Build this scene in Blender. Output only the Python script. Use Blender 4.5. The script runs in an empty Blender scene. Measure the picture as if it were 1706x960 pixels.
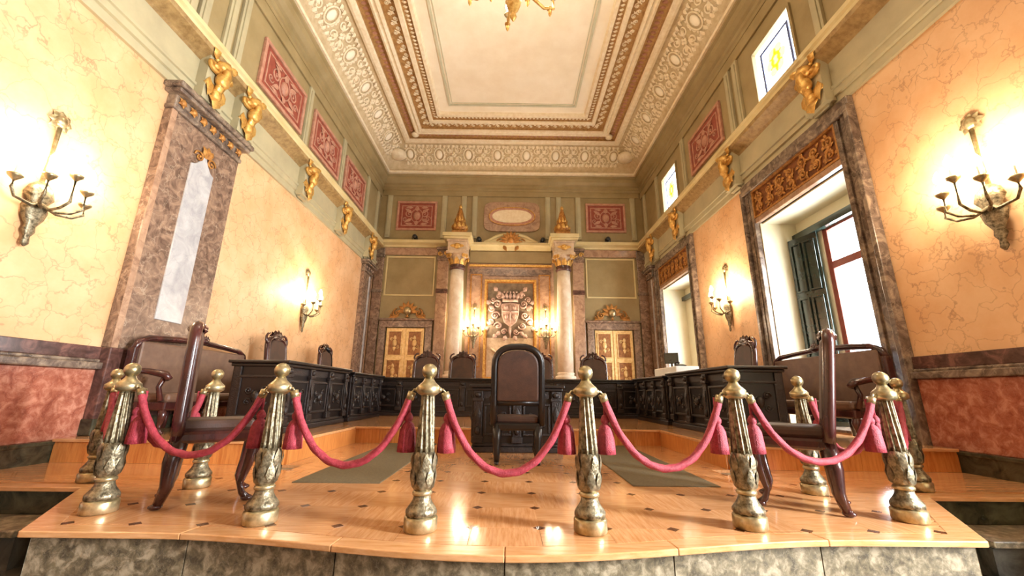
import bpy, math, random
from mathutils import Matrix, Vector
PI = math.pi
scene = bpy.context.scene
col = scene.collection

# ------------------------------------------------------------------ camera
F_PX, YAW, PITCH, ROLL = 674.38, .0035, .2546, .0117
def cam_axes():
    cy, sy, cp, sp = math.cos(YAW), math.sin(YAW), math.cos(PITCH), math.sin(PITCH)
    f = Vector((sy*cp, cy*cp, sp)); r = Vector((cy, -sy, 0)); u = r.cross(f)
    return r*math.cos(ROLL)+u*math.sin(ROLL), u*math.cos(ROLL)-r*math.sin(ROLL), f
_r, _u, _f = cam_axes()
cd = bpy.data.cameras.new('camera'); cam = bpy.data.objects.new('camera', cd); col.objects.link(cam)
cd.sensor_width = 36; cd.lens = F_PX/1706*36; cd.clip_start = .05; cd.clip_end = 200
cam.matrix_world = Matrix(((_r.x, _u.x, -_f.x, .0137), (_r.y, _u.y, -_f.y, 0), (_r.z, _u.z, -_f.z, .8325), (0, 0, 0, 1)))
scene.camera = cam

# ------------------------------------------------------------------ world, exposure, daylight
vs = scene.view_settings
vs.view_transform = 'Standard'; vs.look = 'None'; vs.gamma = 1; vs.use_curve_mapping = False
vs.exposure = 0.15
world = bpy.data.worlds.new('world'); scene.world = world; world.use_nodes = True
wn = world.node_tree.nodes; bg = wn['Background']
bg.inputs['Color'].default_value = (.82, .92, 1, 1); bg.inputs['Strength'].default_value = 7.0
DAY = (.93, .97, 1.0)
def daylight(name, y, z, sy, sz, power, x=6.42, spread=PI):
    l = bpy.data.lights.new(name, 'AREA'); l.shape = 'RECTANGLE'; l.size = sz; l.size_y = sy
    l.energy = power; l.color = DAY; l.spread = spread
    o = bpy.data.objects.new(name, l); col.objects.link(o); o.location = (x, y, z)
    o.rotation_euler = (0, PI/2, 0)      # shines towards -X, into the hall
    return o
BAYS = (6.92, 12.66, .35, -5.4)               # centres of the tall windows in the right wall
for i, (yc, pw) in enumerate(zip(BAYS, (430, 300, 2900, 500))):  # last two stand at unseen windows, added for daylight on the stage front
    daylight('daylight_%d' % i, yc, 2.2, 1.04, 3.6, pw)
for i, yc in enumerate((6.85, 12.4)):
    daylight('daylight_upper_%d' % i, yc, 7.6, 1.2, 1.3, 150, 6.3)
WARM = (1, .81, .60)
LAMP = 1.0                               # overall strength of the lamps

# ------------------------------------------------------------------ materials
def lin(h):
    h = h.lstrip('#'); v = [int(h[i:i+2], 16)/255 for i in (0, 2, 4)]
    return tuple(c/12.92 if c <= .04045 else ((c+.055)/1.055)**2.4 for c in v)+(1,)
MATS = {}
def mat(name, c1, c2=None, scale=4, rough=.5, metal=0, bump=0, bscale=None, stretch=(1, 1, 1), detail=6, vein=None,
        vscale=2, vwidth=.03, vamt=.6, coat=0, rnd=0, dist=0, spec=.5, c3=None, lo=.35, hi=.65):
    m = bpy.data.materials.new(name); m.use_nodes = True
    nt = m.node_tree; N = nt.nodes; L = nt.links; b = N['Principled BSDF']
    b.inputs['Roughness'].default_value = rough; b.inputs['Metallic'].default_value = metal
    b.inputs['Coat Weight'].default_value = coat; b.inputs['Coat Roughness'].default_value = .08
    b.inputs['Specular IOR Level'].default_value = spec
    tc = N.new('ShaderNodeTexCoord'); mp = N.new('ShaderNodeMapping'); mp.inputs['Scale'].default_value = stretch
    L.new(tc.outputs['Object'], mp.inputs['Vector'])
    vec = mp.outputs['Vector']
    nz = N.new('ShaderNodeTexNoise'); nz.inputs['Scale'].default_value = scale; nz.inputs['Detail'].default_value = detail
    nz.inputs['Roughness'].default_value = .62; nz.inputs['Distortion'].default_value = dist
    L.new(vec, nz.inputs['Vector'])
    cr = N.new('ShaderNodeValToRGB'); e = cr.color_ramp.elements
    e[0].color = lin(c1); e[1].color = lin(c2 or c1); e[0].position = lo; e[1].position = hi
    if c3:
        k = cr.color_ramp.elements.new((lo+hi)/2); k.color = lin(c3)
    L.new(nz.outputs['Fac'], cr.inputs['Fac']); out = cr.outputs['Color']
    if vein:
        n2 = N.new('ShaderNodeTexNoise'); n2.inputs['Scale'].default_value = vscale*1.3; n2.inputs['Detail'].default_value = 4
        L.new(vec, n2.inputs['Vector'])
        ma = N.new('ShaderNodeVectorMath'); ma.operation = 'MULTIPLY_ADD'; ma.inputs[1].default_value = (.5, .5, .5)
        L.new(n2.outputs['Color'], ma.inputs[0]); L.new(vec, ma.inputs[2])
        vo = N.new('ShaderNodeTexVoronoi'); vo.feature = 'DISTANCE_TO_EDGE'; vo.inputs['Scale'].default_value = vscale
        L.new(ma.outputs[0], vo.inputs['Vector'])
        mr = N.new('ShaderNodeMapRange'); mr.inputs['From Min'].default_value = 0; mr.inputs['From Max'].default_value = vwidth
        mr.inputs['To Min'].default_value = vamt; mr.inputs['To Max'].default_value = 0
        L.new(vo.outputs['Distance'], mr.inputs['Value'])
        n3 = N.new('ShaderNodeTexNoise'); n3.inputs['Scale'].default_value = vscale*.8; L.new(vec, n3.inputs['Vector'])
        mm = N.new('ShaderNodeMath'); mm.operation = 'MULTIPLY'; L.new(mr.outputs[0], mm.inputs[0]); L.new(n3.outputs['Fac'], mm.inputs[1])
        mx = N.new('ShaderNodeMix'); mx.data_type = 'RGBA'; L.new(mm.outputs[0], mx.inputs['Factor'])
        L.new(out, mx.inputs[6]); mx.inputs[7].default_value = lin(vein); out = mx.outputs[2]
    if rnd:
        oi = N.new('ShaderNodeObjectInfo'); hs = N.new('ShaderNodeHueSaturation')
        r1 = N.new('ShaderNodeMapRange'); r1.inputs['To Min'].default_value = 1-rnd; r1.inputs['To Max'].default_value = 1+rnd
        L.new(oi.outputs['Random'], r1.inputs['Value']); L.new(r1.outputs[0], hs.inputs['Value']); L.new(out, hs.inputs['Color'])
        out = hs.outputs['Color']
    L.new(out, b.inputs['Base Color'])
    if bump:
        nb = N.new('ShaderNodeTexNoise'); nb.inputs['Scale'].default_value = bscale or scale*3; nb.inputs['Detail'].default_value = 4
        L.new(vec, nb.inputs['Vector'])
        bp = N.new('ShaderNodeBump'); bp.inputs['Strength'].default_value = bump; bp.inputs['Distance'].default_value = .02
        L.new(nb.outputs['Fac'], bp.inputs['Height']); L.new(bp.outputs['Normal'], b.inputs['Normal'])
    MATS[name] = m
    return m
def emit(name, color, strength):
    m = bpy.data.materials.new(name); m.use_nodes = True; b = m.node_tree.nodes['Principled BSDF']
    b.inputs['Base Color'].default_value = color+(1,); b.inputs['Emission Color'].default_value = color+(1,)
    b.inputs['Emission Strength'].default_value = strength
    return m
def glass(name, tint, gloss=.08, diff=0):
    m = bpy.data.materials.new(name); m.use_nodes = True; N = m.node_tree.nodes; L = m.node_tree.links
    N.remove(N['Principled BSDF']); o = N['Material Output']
    t = N.new('ShaderNodeBsdfTransparent'); t.inputs['Color'].default_value = tint+(1,)
    g = N.new('ShaderNodeBsdfGlossy'); g.inputs['Roughness'].default_value = .05
    x = N.new('ShaderNodeMixShader'); x.inputs[0].default_value = gloss
    L.new(t.outputs[0], x.inputs[1]); L.new(g.outputs[0], x.inputs[2]); s = x.outputs[0]
    if diff:
        d = N.new('ShaderNodeBsdfTranslucent'); d.inputs['Color'].default_value = tint+(1,)
        y = N.new('ShaderNodeMixShader'); y.inputs[0].default_value = diff
        L.new(s, y.inputs[1]); L.new(d.outputs[0], y.inputs[2]); s = y.outputs[0]
    L.new(s, o.inputs['Surface'])
    return m

WALL = mat('wall_peach', '#D2A272', '#DEB68A', 1.6, .55, vein='#7A4A2C', vscale=3.2, vwidth=.035, vamt=.75, bump=.05, bscale=30)
OLIVE = mat('olive_paint', '#8A7850', '#9B8961', 1.5, .5, bump=.05, bscale=40)
SAGE = mat('sage_paint', '#A2997A', '#B2A885', 1.5, .5)
CREAMTRIM = mat('cream_trim', '#C4B27E', '#D0C092', 2, .45)
BRONZETRIM = mat('brown_gilt_trim', '#84683F', '#A88C5C', 9, .45, .1, bump=.3, bscale=30)
DADO = mat('red_marble', '#8C4C3A', '#C68A72', 9, .22, vein='#D8AE98', vscale=9, vwidth=.05, vamt=.35, c3='#A86650', dist=.6)
DARKCAP = mat('dark_red_marble', '#3F2822', '#775248', 6, .2, dist=1.2, c3='#553A33')
GREENBASE = mat('green_marble', '#23241A', '#4E4B38', 5, .25, dist=1.5)
MAUVE = mat('mauve_marble', '#5A463A', '#987C66', 4.5, .25, vein='#C8B49C', vscale=3.5, vwidth=.03, vamt=.6, dist=1.6, c3='#7A6252')
TAUPE = mat('taupe_marble', '#4D4038', '#94826E', 4, .25, vein='#BDAA90', vscale=4, vwidth=.03, vamt=.5, dist=1.6, c3='#6E5E52')
PALEMARBLE = mat('pale_marble', '#9E9D9E', '#BFBDBB', 3, .25, dist=1, vein='#8D8A8C', vscale=2.4, vwidth=.02, vamt=.5)
COLMARBLE = mat('cream_marble', '#D9C6AC', '#EADFCC', 3, .22, dist=1, vein='#C09060', vscale=2.4, vwidth=.03, vamt=.4)
ROSEMARBLE = mat('rose_marble', '#8E6E58', '#B69478', 3.5, .25, dist=1.4, vein='#6E4A3A', vscale=3, vwidth=.04, vamt=.6)
STAGEMARBLE = mat('grey_stage_marble', '#4E4536', '#A6987F', 16, .35, dist=.4, c3='#756952', vein='#B8AC98', vscale=9, vwidth=.04, vamt=.5)
HALLFLOOR = mat('dark_hall_marble', '#2A2922', '#57534A', 3, .25, dist=1.3)
WOODX = mat('oak_x', '#BC8250', '#D6A272', 3, .13, stretch=(1.2, 14, 8), rnd=.10, coat=.3, spec=.5)
WOODY = mat('oak_y', '#BC8250', '#D6A272', 3, .13, stretch=(14, 1.2, 8), rnd=.10, coat=.3, spec=.5)
WOODZ = mat('oak_riser', '#B96F35', '#D59350', 3, .3, stretch=(14, 14, 1.2), rnd=.10, coat=.2)
NOSE = mat('oak_nosing', '#C48C56', '#DAA878', 3, .2, stretch=(1.5, 10, 10), rnd=.05, coat=.3)
INLAY = mat('walnut_inlay', '#4A2A16', '#6A3E20', 10, .2, coat=.3)
CARPET = mat('taupe_carpet', '#675C48', '#76694F', 60, .95, bump=.5, bscale=300, spec=.1)
DARKWOOD = mat('ebonised_wood', '#0B0706', '#170F0D', 8, .36, stretch=(1, 1, .3), coat=.05)
CARVED = mat('carved_dark_wood', '#110B09', '#281B17', 20, .42, bump=.4, bscale=60)
CHAIRWOOD = mat('mahogany', '#26110F', '#4A2420', 7, .25, stretch=(1, 1, .3), coat=.25)
LEATHER = mat('brown_leather', '#34221A', '#4A3024', 6, .5, bump=.15, bscale=120)
SOFALEATHER = mat('tan_leather', '#5E4436', '#755A48', 5, .38, bump=.12, bscale=100)
BRASS = mat('antique_brass', '#4A4230', '#A2967A', 30, .42, .72, bump=.25, bscale=60)
BRASSHI = mat('polished_brass', '#8E7E58', '#C9BA94', 14, .33, .8)
GILT = mat('gilt', '#B8853C', '#E0B768', 14, .35, .55, bump=.3, bscale=50)
GILTDARK = mat('carved_gilt', '#8F5A26', '#C08A44', 14, .42, .35, bump=.4, bscale=50)
GILTFIELD = mat('gilt_ground', '#5E3214', '#8A5226', 10, .5, .2, bump=.3, bscale=40)
ROPE = mat('crimson_cord', '#86202E', '#A63644', 40, .6, bump=.4, bscale=150)
REDPANEL = mat('red_relief_ground', '#803A2C', '#964A38', 6, .6)
REDPANEL2 = mat('rose_relief', '#A4705A', '#BC8E76', 8, .6)
PLASTER = mat('cream_plaster', '#E6DAC0', '#EFE6D0', 1.5, .7)
COVE = mat('cove_ground', '#B29C76', '#C8B590', 6, .7, bump=.3, bscale=25)
COVEREL = mat('cove_relief', '#DCCAA6', '#EADDC2', 8, .65)
GOLDBAND = mat('gilt_band', '#9C7443', '#BC9660', 10, .55, .2, bump=.5, bscale=35)
GREENLINE = mat('sage_line', '#B9B79A', '#C9C6AC', 4, .6)
DOORGILT = mat('door_gilt', '#D2AC6C', '#ECD09A', 10, .42, .35, bump=.25, bscale=40)
DOORPANEL = mat('door_panel', '#7A4C26', '#A87440', 10, .5, .2, bump=.3, bscale=30)
REVEAL = mat('reveal_cream', '#D8D2B2', '#E0DABE', 2, .6)
SHUTTER = mat('green_black_paint', '#1A2622', '#25332E', 4, .18, coat=.4)
SASHRED = mat('red_brown_sash', '#7A3A30', '#8C4A3C', 6, .4)
BLUELINE = mat('blue_leading', '#3C4A78', '#55649A', 6, .4)
BLACK = mat('black_metal', '#0B0B0C', '#171718', 8, .35)
WHITE = mat('white_linen', '#E6E6E2', '#F2F2EE', 3, .7)
STONEREL = mat('stone_relief', '#B49A7C', '#CDB79A', 9, .55, bump=.3, bscale=40)
CRESTFIELD = mat('crest_ground', '#5E4E3C', '#82705A', 5, .5)
CRESTREL = mat('crest_relief', '#9A7868', '#C4A594', 9, .45, bump=.3, bscale=50)
PANE = glass('window_glass', (1, 1, 1), .05)
STAINED = glass('pale_stained_glass', (.93, .95, 1), .03, .25)
STAINEDY = glass('yellow_stained_glass', (.75, .72, .25), .03, .3)
BULB = emit('bulb_glow', (1, .82, .55), 60)

# ------------------------------------------------------------------ mesh helpers
class MB:
    def __init__(s): s.v = []; s.f = []
    def add(s, vs_, fs, M=None):
        o = len(s.v)
        s.v += [tuple(M @ Vector(p)) if M else tuple(p) for p in vs_]
        s.f += [tuple(i+o for i in f) for f in fs]
        return s
    def box(s, x0, x1, y0, y1, z0, z1, M=None):
        return s.add([(x0,y0,z0),(x1,y0,z0),(x1,y1,z0),(x0,y1,z0),(x0,y0,z1),(x1,y0,z1),(x1,y1,z1),(x0,y1,z1)],
                     [(0,3,2,1),(4,5,6,7),(0,1,5,4),(1,2,6,5),(2,3,7,6),(3,0,4,7)], M)
    def prism(s, poly, z0, z1, M=None):        # polygon in XY (ccw), extruded along Z
        n = len(poly)
        return s.add([(x,y,z0) for x,y in poly]+[(x,y,z1) for x,y in poly],
                     [tuple(range(n-1,-1,-1)), tuple(range(n,2*n))]+[(i,(i+1)%n,n+(i+1)%n,n+i) for i in range(n)], M)
    def lathe(s, prof, n=20, M=None, mod=None, cap=True):
        vs_, fs = [], []
        for k,(r,z) in enumerate(prof):
            for i in range(n):
                a = 2*PI*i/n; rr = r*(mod(a,z) if mod else 1)
                vs_.append((rr*math.cos(a), rr*math.sin(a), z))
        for k in range(len(prof)-1):
            for i in range(n):
                j=(i+1)%n; fs.append((k*n+i,k*n+j,(k+1)*n+j,(k+1)*n+i))
        if cap: fs += [tuple(range(n-1,-1,-1)), tuple(range((len(prof)-1)*n, len(prof)*n))]
        return s.add(vs_, fs, M)
    def tube(s, pts, rad, n=8, M=None, flat=None, twist=0):
        pts = [Vector(p) for p in pts]; m = len(pts); vs_, fs = [], []
        rs = rad if isinstance(rad,(list,tuple)) else [rad]*m
        ref = Vector((0,0,1)) if abs((pts[-1]-pts[0]).normalized().z) < .9 else Vector((1,0,0))
        if flat: ref = Vector(flat)
        for k,p in enumerate(pts):
            t = (pts[min(k+1,m-1)]-pts[max(k-1,0)]).normalized()
            a = t.cross(ref)
            if a.length < 1e-4: a = t.cross(Vector((0,1,.01)))
            a.normalize(); b = a.cross(t)
            for i in range(n):
                an = 2*PI*i/n; rr = rs[k]*(1+(twist*math.cos(3*an+k*1.1) if twist else 0))
                vs_.append(p+a*(rr*math.cos(an))+b*(rr*math.sin(an)))
        for k in range(m-1):
            for i in range(n):
                j=(i+1)%n; fs.append((k*n+i,k*n+j,(k+1)*n+j,(k+1)*n+i))
        fs += [tuple(range(n-1,-1,-1)), tuple(range((m-1)*n,m*n))]
        return s.add(vs_, fs, M)
    def ball(s, c, r, n=10, m=6, M=None):
        rx,ry,rz = r if isinstance(r,(tuple,list)) else (r,r,r); vs_=[(c[0],c[1],c[2]-rz)]; fs=[]
        for k in range(1,m):
            ph=-PI/2+PI*k/m
            for i in range(n):
                a=2*PI*i/n; vs_.append((c[0]+rx*math.cos(ph)*math.cos(a), c[1]+ry*math.cos(ph)*math.sin(a), c[2]+rz*math.sin(ph)))
        vs_.append((c[0],c[1],c[2]+rz)); T=len(vs_)-1
        for i in range(n): fs.append((0,1+(i+1)%n,1+i)); fs.append((T,T-n+i,T-n+(i+1)%n))
        for k in range(m-2):
            for i in range(n):
                j=(i+1)%n; a=1+k*n; fs.append((a+i,a+j,a+n+j,a+n+i))
        return s.add(vs_, fs, M)
    def ringrect(s, prof, x0, x1, y0, y1):     # mitred ring: profile of (inset, z) swept round a rectangle
        vs_, fs = [], []
        for d,z in prof: vs_ += [(x0+d,y0+d,z),(x1-d,y0+d,z),(x1-d,y1-d,z),(x0+d,y1-d,z)]
        for k in range(len(prof)-1):
            for i in range(4):
                j=(i+1)%4; fs.append((k*4+i,k*4+j,(k+1)*4+j,(k+1)*4+i))
        return s.add(vs_, fs)
    def extr(s, prof, axis, a0, a1, M=None):   # open profile loop (closed polygon) extruded along 'x' or 'y'; prof = (p, z)
        n=len(prof)
        mk=(lambda p,a,z:(a,p,z)) if axis=='x' else (lambda p,a,z:(p,a,z))
        return s.add([mk(p,a0,z) for p,z in prof]+[mk(p,a1,z) for p,z in prof],
                     [tuple(range(n)),tuple(range(2*n-1,n-1,-1))]+[(i,n+i,n+(i+1)%n,(i+1)%n) for i in range(n)], M)
    def frame(s, w, h, t, d, M=None, d0=0):    # rectangular picture-frame in local XZ, depth along -Y
        for a in ((-w/2,w/2,h/2-t,h/2),(-w/2,w/2,-h/2,-h/2+t),(-w/2,-w/2+t,-h/2+t,h/2-t),(w/2-t,w/2,-h/2+t,h/2-t)):
            s.box(a[0],a[1],-d,d0,a[2],a[3],M)
        return s
    def spiral(s, c, a, turns, r0, start=0, sgn=1, M=None, n=16, k=5, d=0):   # scroll in local XZ, relief towards -Y
        pts=[]; rad=[]
        for i in range(n):
            t=i/(n-1); rr=a*(1-.86*t); an=start+sgn*turns*2*PI*t
            pts.append((c[0]+rr*math.cos(an), -d-r0*.3, c[1]+rr*math.sin(an))); rad.append(r0*(.55+.45*math.sin(PI*min(1,t*1.2+.15))))
        s.tube(pts, rad, k, M, flat=(0,1,0)); s.ball((pts[-1][0],-d-r0*.4,pts[-1][2]), r0*1.25, 6, 4, M)
        return s
    def leaf(s, c, ang, ln, w, th, M=None):    # small pointed leaf lying in local XZ, relief towards -Y
        ca,sa=math.cos(ang),math.sin(ang); P=[(0,0,.0),(.35,.5,.3),(.7,.36,.6),(1,0,.25),(.7,-.36,.6),(.35,-.5,.3),(.5,0,1)]
        vs_=[(c[0]+ca*u*ln-sa*v*w, -h*th, c[1]+sa*u*ln+ca*v*w) for u,v,h in P]
        return s.add(vs_, [(0,1,6),(1,2,6),(2,3,6),(3,4,6),(4,5,6),(5,0,6)], M)
def mesh_of(name, mb, m, smooth=False):
    me = bpy.data.meshes.new(name); me.from_pydata(mb.v, [], mb.f); me.materials.append(m)
    if smooth: me.polygons.foreach_set('use_smooth', [True]*len(me.polygons))
    me.update(); return me
def part(name, mb, m, parent=None, smooth=False, bev=0, loc=None, rot=None, label=None):
    me = mb if isinstance(mb, bpy.types.Mesh) else mesh_of(name, mb, m, smooth)
    o = bpy.data.objects.new(name, me); col.objects.link(o); o.parent = parent
    if loc: o.location = loc
    if rot: o.rotation_euler = rot
    if bev:
        b = o.modifiers.new('bevel','BEVEL'); b.width = bev; b.segments = 2; b.limit_method = 'ANGLE'; b.angle_limit = .6
    if label: o['label'] = label
    return o
def tag(o, label, cat, group=None, kind=None):
    o['label'] = label; o['category'] = cat
    if group: o['group'] = group
    if kind: o['kind'] = kind
    return o
def thing(name, label, cat, loc=(0,0,0), rz=0, group=None, kind=None):
    o = bpy.data.objects.new(name, None); col.objects.link(o); o.location = loc; o.rotation_euler = (0,0,rz)
    o.empty_display_size = .1
    return tag(o, label, cat, group, kind)
def copy_tree(o, parent=None):
    c = o.copy(); col.objects.link(c); c.parent = parent
    for ch in list(o.children): copy_tree(ch, c)
    return c
def T(x=0,y=0,z=0,rz=0,rx=0,ry=0,s=1):
    return Matrix.Translation((x,y,z)) @ Matrix.Rotation(rz,4,'Z') @ Matrix.Rotation(ry,4,'Y') @ Matrix.Rotation(rx,4,'X') @ Matrix.Scale(s,4)
def lamp(parent, loc, power, r=.05, color=WARM):
    l = bpy.data.lights.new('lamp_light','POINT'); l.energy = power*LAMP; l.color = color; l.shadow_soft_size = r
    o = bpy.data.objects.new('lamp_light', l); col.objects.link(o); o.parent = parent; o.location = loc
    return o
SIDE = {-1: 'windowless wall', 1: 'window wall'}

# ------------------------------------------------------------------ room shell
W, Y0, Y1, ZF, HC = 5.39, -7.6, 15.34, -.5, 9.7
DZ = .26                                                   # height of the dais
st = lambda o, l, c: tag(o, l, c, kind='structure')
st(part('floor', MB().box(-W-.3, 6.3, Y0-.3, Y1, ZF-.12, ZF), HALLFLOOR), 'dark marble hall floor below the stage', 'floor')
def wall_cells(ys, zs, holes, x0, x1):
    mb = MB()
    for a,b in zip(ys[:-1], ys[1:]):
        for c,d in zip(zs[:-1], zs[1:]):
            ym,zm=(a+b)/2,(c+d)/2
            if any(h[0]<ym<h[1] and h[2]<zm<h[3] for h in holes): continue
            mb.box(x0,x1,a,b,c,d)
    return mb
wl = st(part('wall_left', MB().box(-W-.3,-W,Y0-.3,Y1,ZF,6.0), WALL), 'peach veined plaster wall without windows', 'wall')
part('attic', MB().box(-W-.3,-W,Y0-.3,Y1,6.0,HC), OLIVE, wl)
HW = 1.18
lo_holes = [(c-HW,c+HW,.3,4.45) for c in BAYS]
hi_holes = [(c-.65,c+.65,6.85,8.28) for c in (6.85,12.4)]
ys = sorted({Y0-.3,Y1}|{v for h in lo_holes for v in h[:2]})
wr = st(part('wall_right', wall_cells(ys,[ZF,.3,4.45,6.0],lo_holes,W,6.15), WALL), 'peach veined plaster wall with tall windows', 'wall')
ys2 = sorted({Y0-.3,Y1}|{v for h in hi_holes for v in h[:2]})
part('attic', wall_cells(ys2,[6.0,6.85,8.28,HC],hi_holes,W,6.15), OLIVE, wr)
wb = st(part('wall_back', MB().box(-W-.3,6.3,Y1,Y1+.3,ZF,HC), OLIVE), 'olive painted end wall behind the judges bench', 'wall')
st(part('wall_rear', MB().box(-W-.3,6.3,Y0-.3,Y0,ZF,HC), WALL), 'peach plaster wall behind the viewer', 'wall')

# dado, base and cap on the side walls
for s in (-1,1):
    segs = [(Y0,Y1)] if s<0 else [(Y0,BAYS[3]-HW-.34),(BAYS[3]+HW+.34,BAYS[2]-HW-.34),(BAYS[2]+HW+.34,BAYS[0]-HW-.34),(BAYS[0]+HW+.34,BAYS[1]-HW-.34),(BAYS[1]+HW+.34,Y1)]
    nm = 'left' if s<0 else 'right'
    for i,(a,b) in enumerate(segs):
        X=lambda d: s*(W-d)
        def bx(mb,d,a_,b_,z0,z1):
            mb.box(min(X(0),X(d)),max(X(0),X(d)),a_,b_,z0,z1); return mb
        bb = bx(MB(),.09,a,b,ZF,.23); bx(bb,.11,a,b,.19,.235)
        st(part('baseboard_'+nm, bb, GREENBASE, bev=.01), 'dark green marble skirting of the %s'%SIDE[s], 'baseboard')
        dd = thing('dado', 'red marble dado panelling along the %s'%SIDE[s], 'dado', kind='structure')
        n=max(1,round((b-a)/2.3))
        for k in range(n):
            u0=a+(b-a)*k/n; u1=a+(b-a)*(k+1)/n
            part('panel', bx(MB(),.045,u0+.006,u1-.006,.235,1.07), DADO, dd, bev=.008)
        part('cap', bx(bx(MB(),.12,a,b,1.07,1.16),.07,a,b,1.16,1.20), TAUPE, dd, bev=.015)
        part('upper_band', bx(MB(),.05,a,b,1.20,1.36), DARKCAP, dd, bev=.008)

# ------------------------------------------------------------------ entablature of the side walls, brackets, attic
ENT = [(0,5.48),(.05,5.48),(.05,5.62),(.09,5.63),(.09,5.74),(.12,5.75),(.12,5.80),(.08,5.82),(.08,6.26),(.12,6.30),(.22,6.36),(.30,6.40),(.32,6.47),(.32,6.53),(.36,6.56),(.36,6.64),(.06,6.70),(0,6.70)]
def bracket_meshes():
    a = MB()      # local: faces -Y ; wall at y=0
    a.box(-.13,.13,-.14,0,-.36,.34)
    b = MB()
    prof=[]
    for sx in (-.085,.085):
        b.spiral((sx,.18),.11,1.3,.035,PI/2,1 if sx>0 else -1,d=.16); b.spiral((sx*.9,-.14),.08,1.2,.03,-PI/2,-1 if sx>0 else 1,d=.13)
        b.leaf((sx,.0),-PI/2,.3,.1,.06,T(0,-.14,0))
    b.ball((0,-.2,.22),(.09,.1,.1),8,6); b.ball((0,-.22,.02),(.07,.08,.12),8,6); b.ball((0,-.17,-.2),(.06,.06,.1),8,6)
    b.leaf((0,-.2),-PI/2,.22,.16,.1,T(0,-.14,0)); b.leaf((-.07,.28),2.2,.16,.1,.1,T(0,-.16,0)); b.leaf((.07,.28),.9,.16,.1,.1,T(0,-.16,0))
    b.tube([(0,-.24,.3),(0,-.27,.1),(0,-.2,-.1),(0,-.15,-.3)],[.04,.05,.045,.02],6)
    return mesh_of('bracket_block',a,SAGE), mesh_of('gilt_scroll',b,GILT,True)
BRB, BRG = bracket_meshes()
BR_L = (5.95,6.85,9.33,11.62,14.1); BR_R = (3.0,5.85,8.58,11.72,13.9)
k_=1
for s,brs in ((-1,BR_L),(1,BR_R)):
    tr = thing('trim_%d'%k_, 'olive and cream moulded entablature with gilt brackets on the %s'%SIDE[s], 'entablature', kind='structure'); k_+=1
    def band(name,idx,m):
        pr=[(0,ENT[idx[0]][1])]+[ENT[i] for i in idx]+[(0,ENT[idx[-1]][1])]
        part(name, MB().extr([(s*(W-d),z) for d,z in pr],'y',Y0,Y1), m, tr)
    band('architrave',[1,2,3,4,5,6,7],SAGE); band('frieze',[7,8],SAGE); band('bed_moulding',[8,9,10,11,12],BRONZETRIM); band('cornice',[12,13,14,15,16],CREAMTRIM)
    for y in brs:
        o=part('bracket', BRB, None, tr, loc=(s*(W-.06),y,6.0), rot=(0,0,-s*PI/2)); o.scale=(1.8,1.3,1.25)
        part('gilt_scroll', BRG, None, o)
        part('block_strip', MB().box(min(s*(W-.08),s*(W-.16)),max(s*(W-.08),s*(W-.16)),y-.16,y+.16,5.5,5.62),SAGE,tr)
    # attic moulding frames
    at = thing('trim_%d'%k_, 'olive attic panelling with stiles above the entablature of the %s'%SIDE[s], 'panelling', kind='structure'); k_+=1
    def bx(mb,d,a_,b_,z0,z1,d0=0):
        q=(s*(W-d0),s*(W-d)); return mb.box(min(q),max(q),a_,b_,z0,z1)
    part('plinth', bx(MB(),.1,Y0,Y1,6.70,6.86), CREAMTRIM, at, bev=.01)
    part('top_rail', bx(MB(),.05,Y0,Y1,8.66,8.95), OLIVE, at, bev=.01)
    stile = (Y0+.2,-4.2,-3.9,-1.2,-.9,3.3,3.6,5.35,5.62,6.2,6.5,9.18,11.45,13.75,14.9) if s<0 else (Y0+.2,.9,3.3,4.6,4.9,5.65,8.1,8.45,11.2,13.5,14.9)
    for y in stile:
        part('stile', bx(bx(MB(),.06,y-.1,y+.1,6.86,8.66),.085,y-.05,y+.05,6.95,8.57), SAGE, at, bev=.008)
    crown=[(0,8.95),(.06,8.95),(.06,9.05),(.10,9.08),(.10,9.18),(.16,9.22),(.24,9.32),(.26,9.42),(.26,9.47),(.32,9.50),(.32,9.58),(.0,9.62)]
    part('crown_moulding', MB().extr([(s*(W-d),z) for d,z in crown],'y',Y0,Y1), OLIVE, at)
bk = thing('trim_%d'%k_, 'olive panelled upper zone and ledge of the end wall', 'panelling', kind='structure'); k_+=1
crownb=[(Y1-d,z) for d,z in crown]
part('crown_moulding', MB().extr(crownb,'x',-W+.0,W), OLIVE, bk)
part('top_rail', MB().box(-W+.1,W-.1,Y1-.05,Y1,8.72,8.95), OLIVE, bk, bev=.01)
for sx in (-1,1):
    a,b = sorted((sx*1.55,sx*(W-.1)))
    part('ledge', MB().extr([(Y1,6.42),(Y1-.1,6.44),(Y1-.14,6.5),(Y1-.3,6.56),(Y1-.3,6.68),(Y1,6.7)],'x',a,b), CREAMTRIM, bk)
    part('architrave', MB().box(min(sx*2.9,sx*5.2),max(sx*2.9,sx*5.2),Y1-.06,Y1,6.12,6.42), ROSEMARBLE, bk, bev=.01)
    for xs in (5.0,2.75,1.95,1.5):
        part('stile', MB().box(sx*xs-.1,sx*xs+.1,Y1-.06,Y1,6.86,8.72).box(sx*xs-.05,sx*xs+.05,Y1-.085,Y1,6.95,8.62), SAGE, bk, bev=.008)
    # wall panel above each door
    cx=sx*3.95
    part('panel_moulding', MB().frame(1.95,1.62,.06,.04,T(cx,Y1,5.26)), CREAMTRIM, bk, bev=.008)
    part('panel_field', MB().box(cx-.9,cx+.9,Y1-.015,Y1,4.52,6.0), OLIVE, bk)
part('ledge', MB().extr([(Y1,6.3),(Y1-.1,6.32),(Y1-.2,6.45),(Y1-.32,6.5),(Y1-.32,6.6),(Y1,6.62)],'x',-1.6,1.6), CREAMTRIM, bk)

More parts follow.
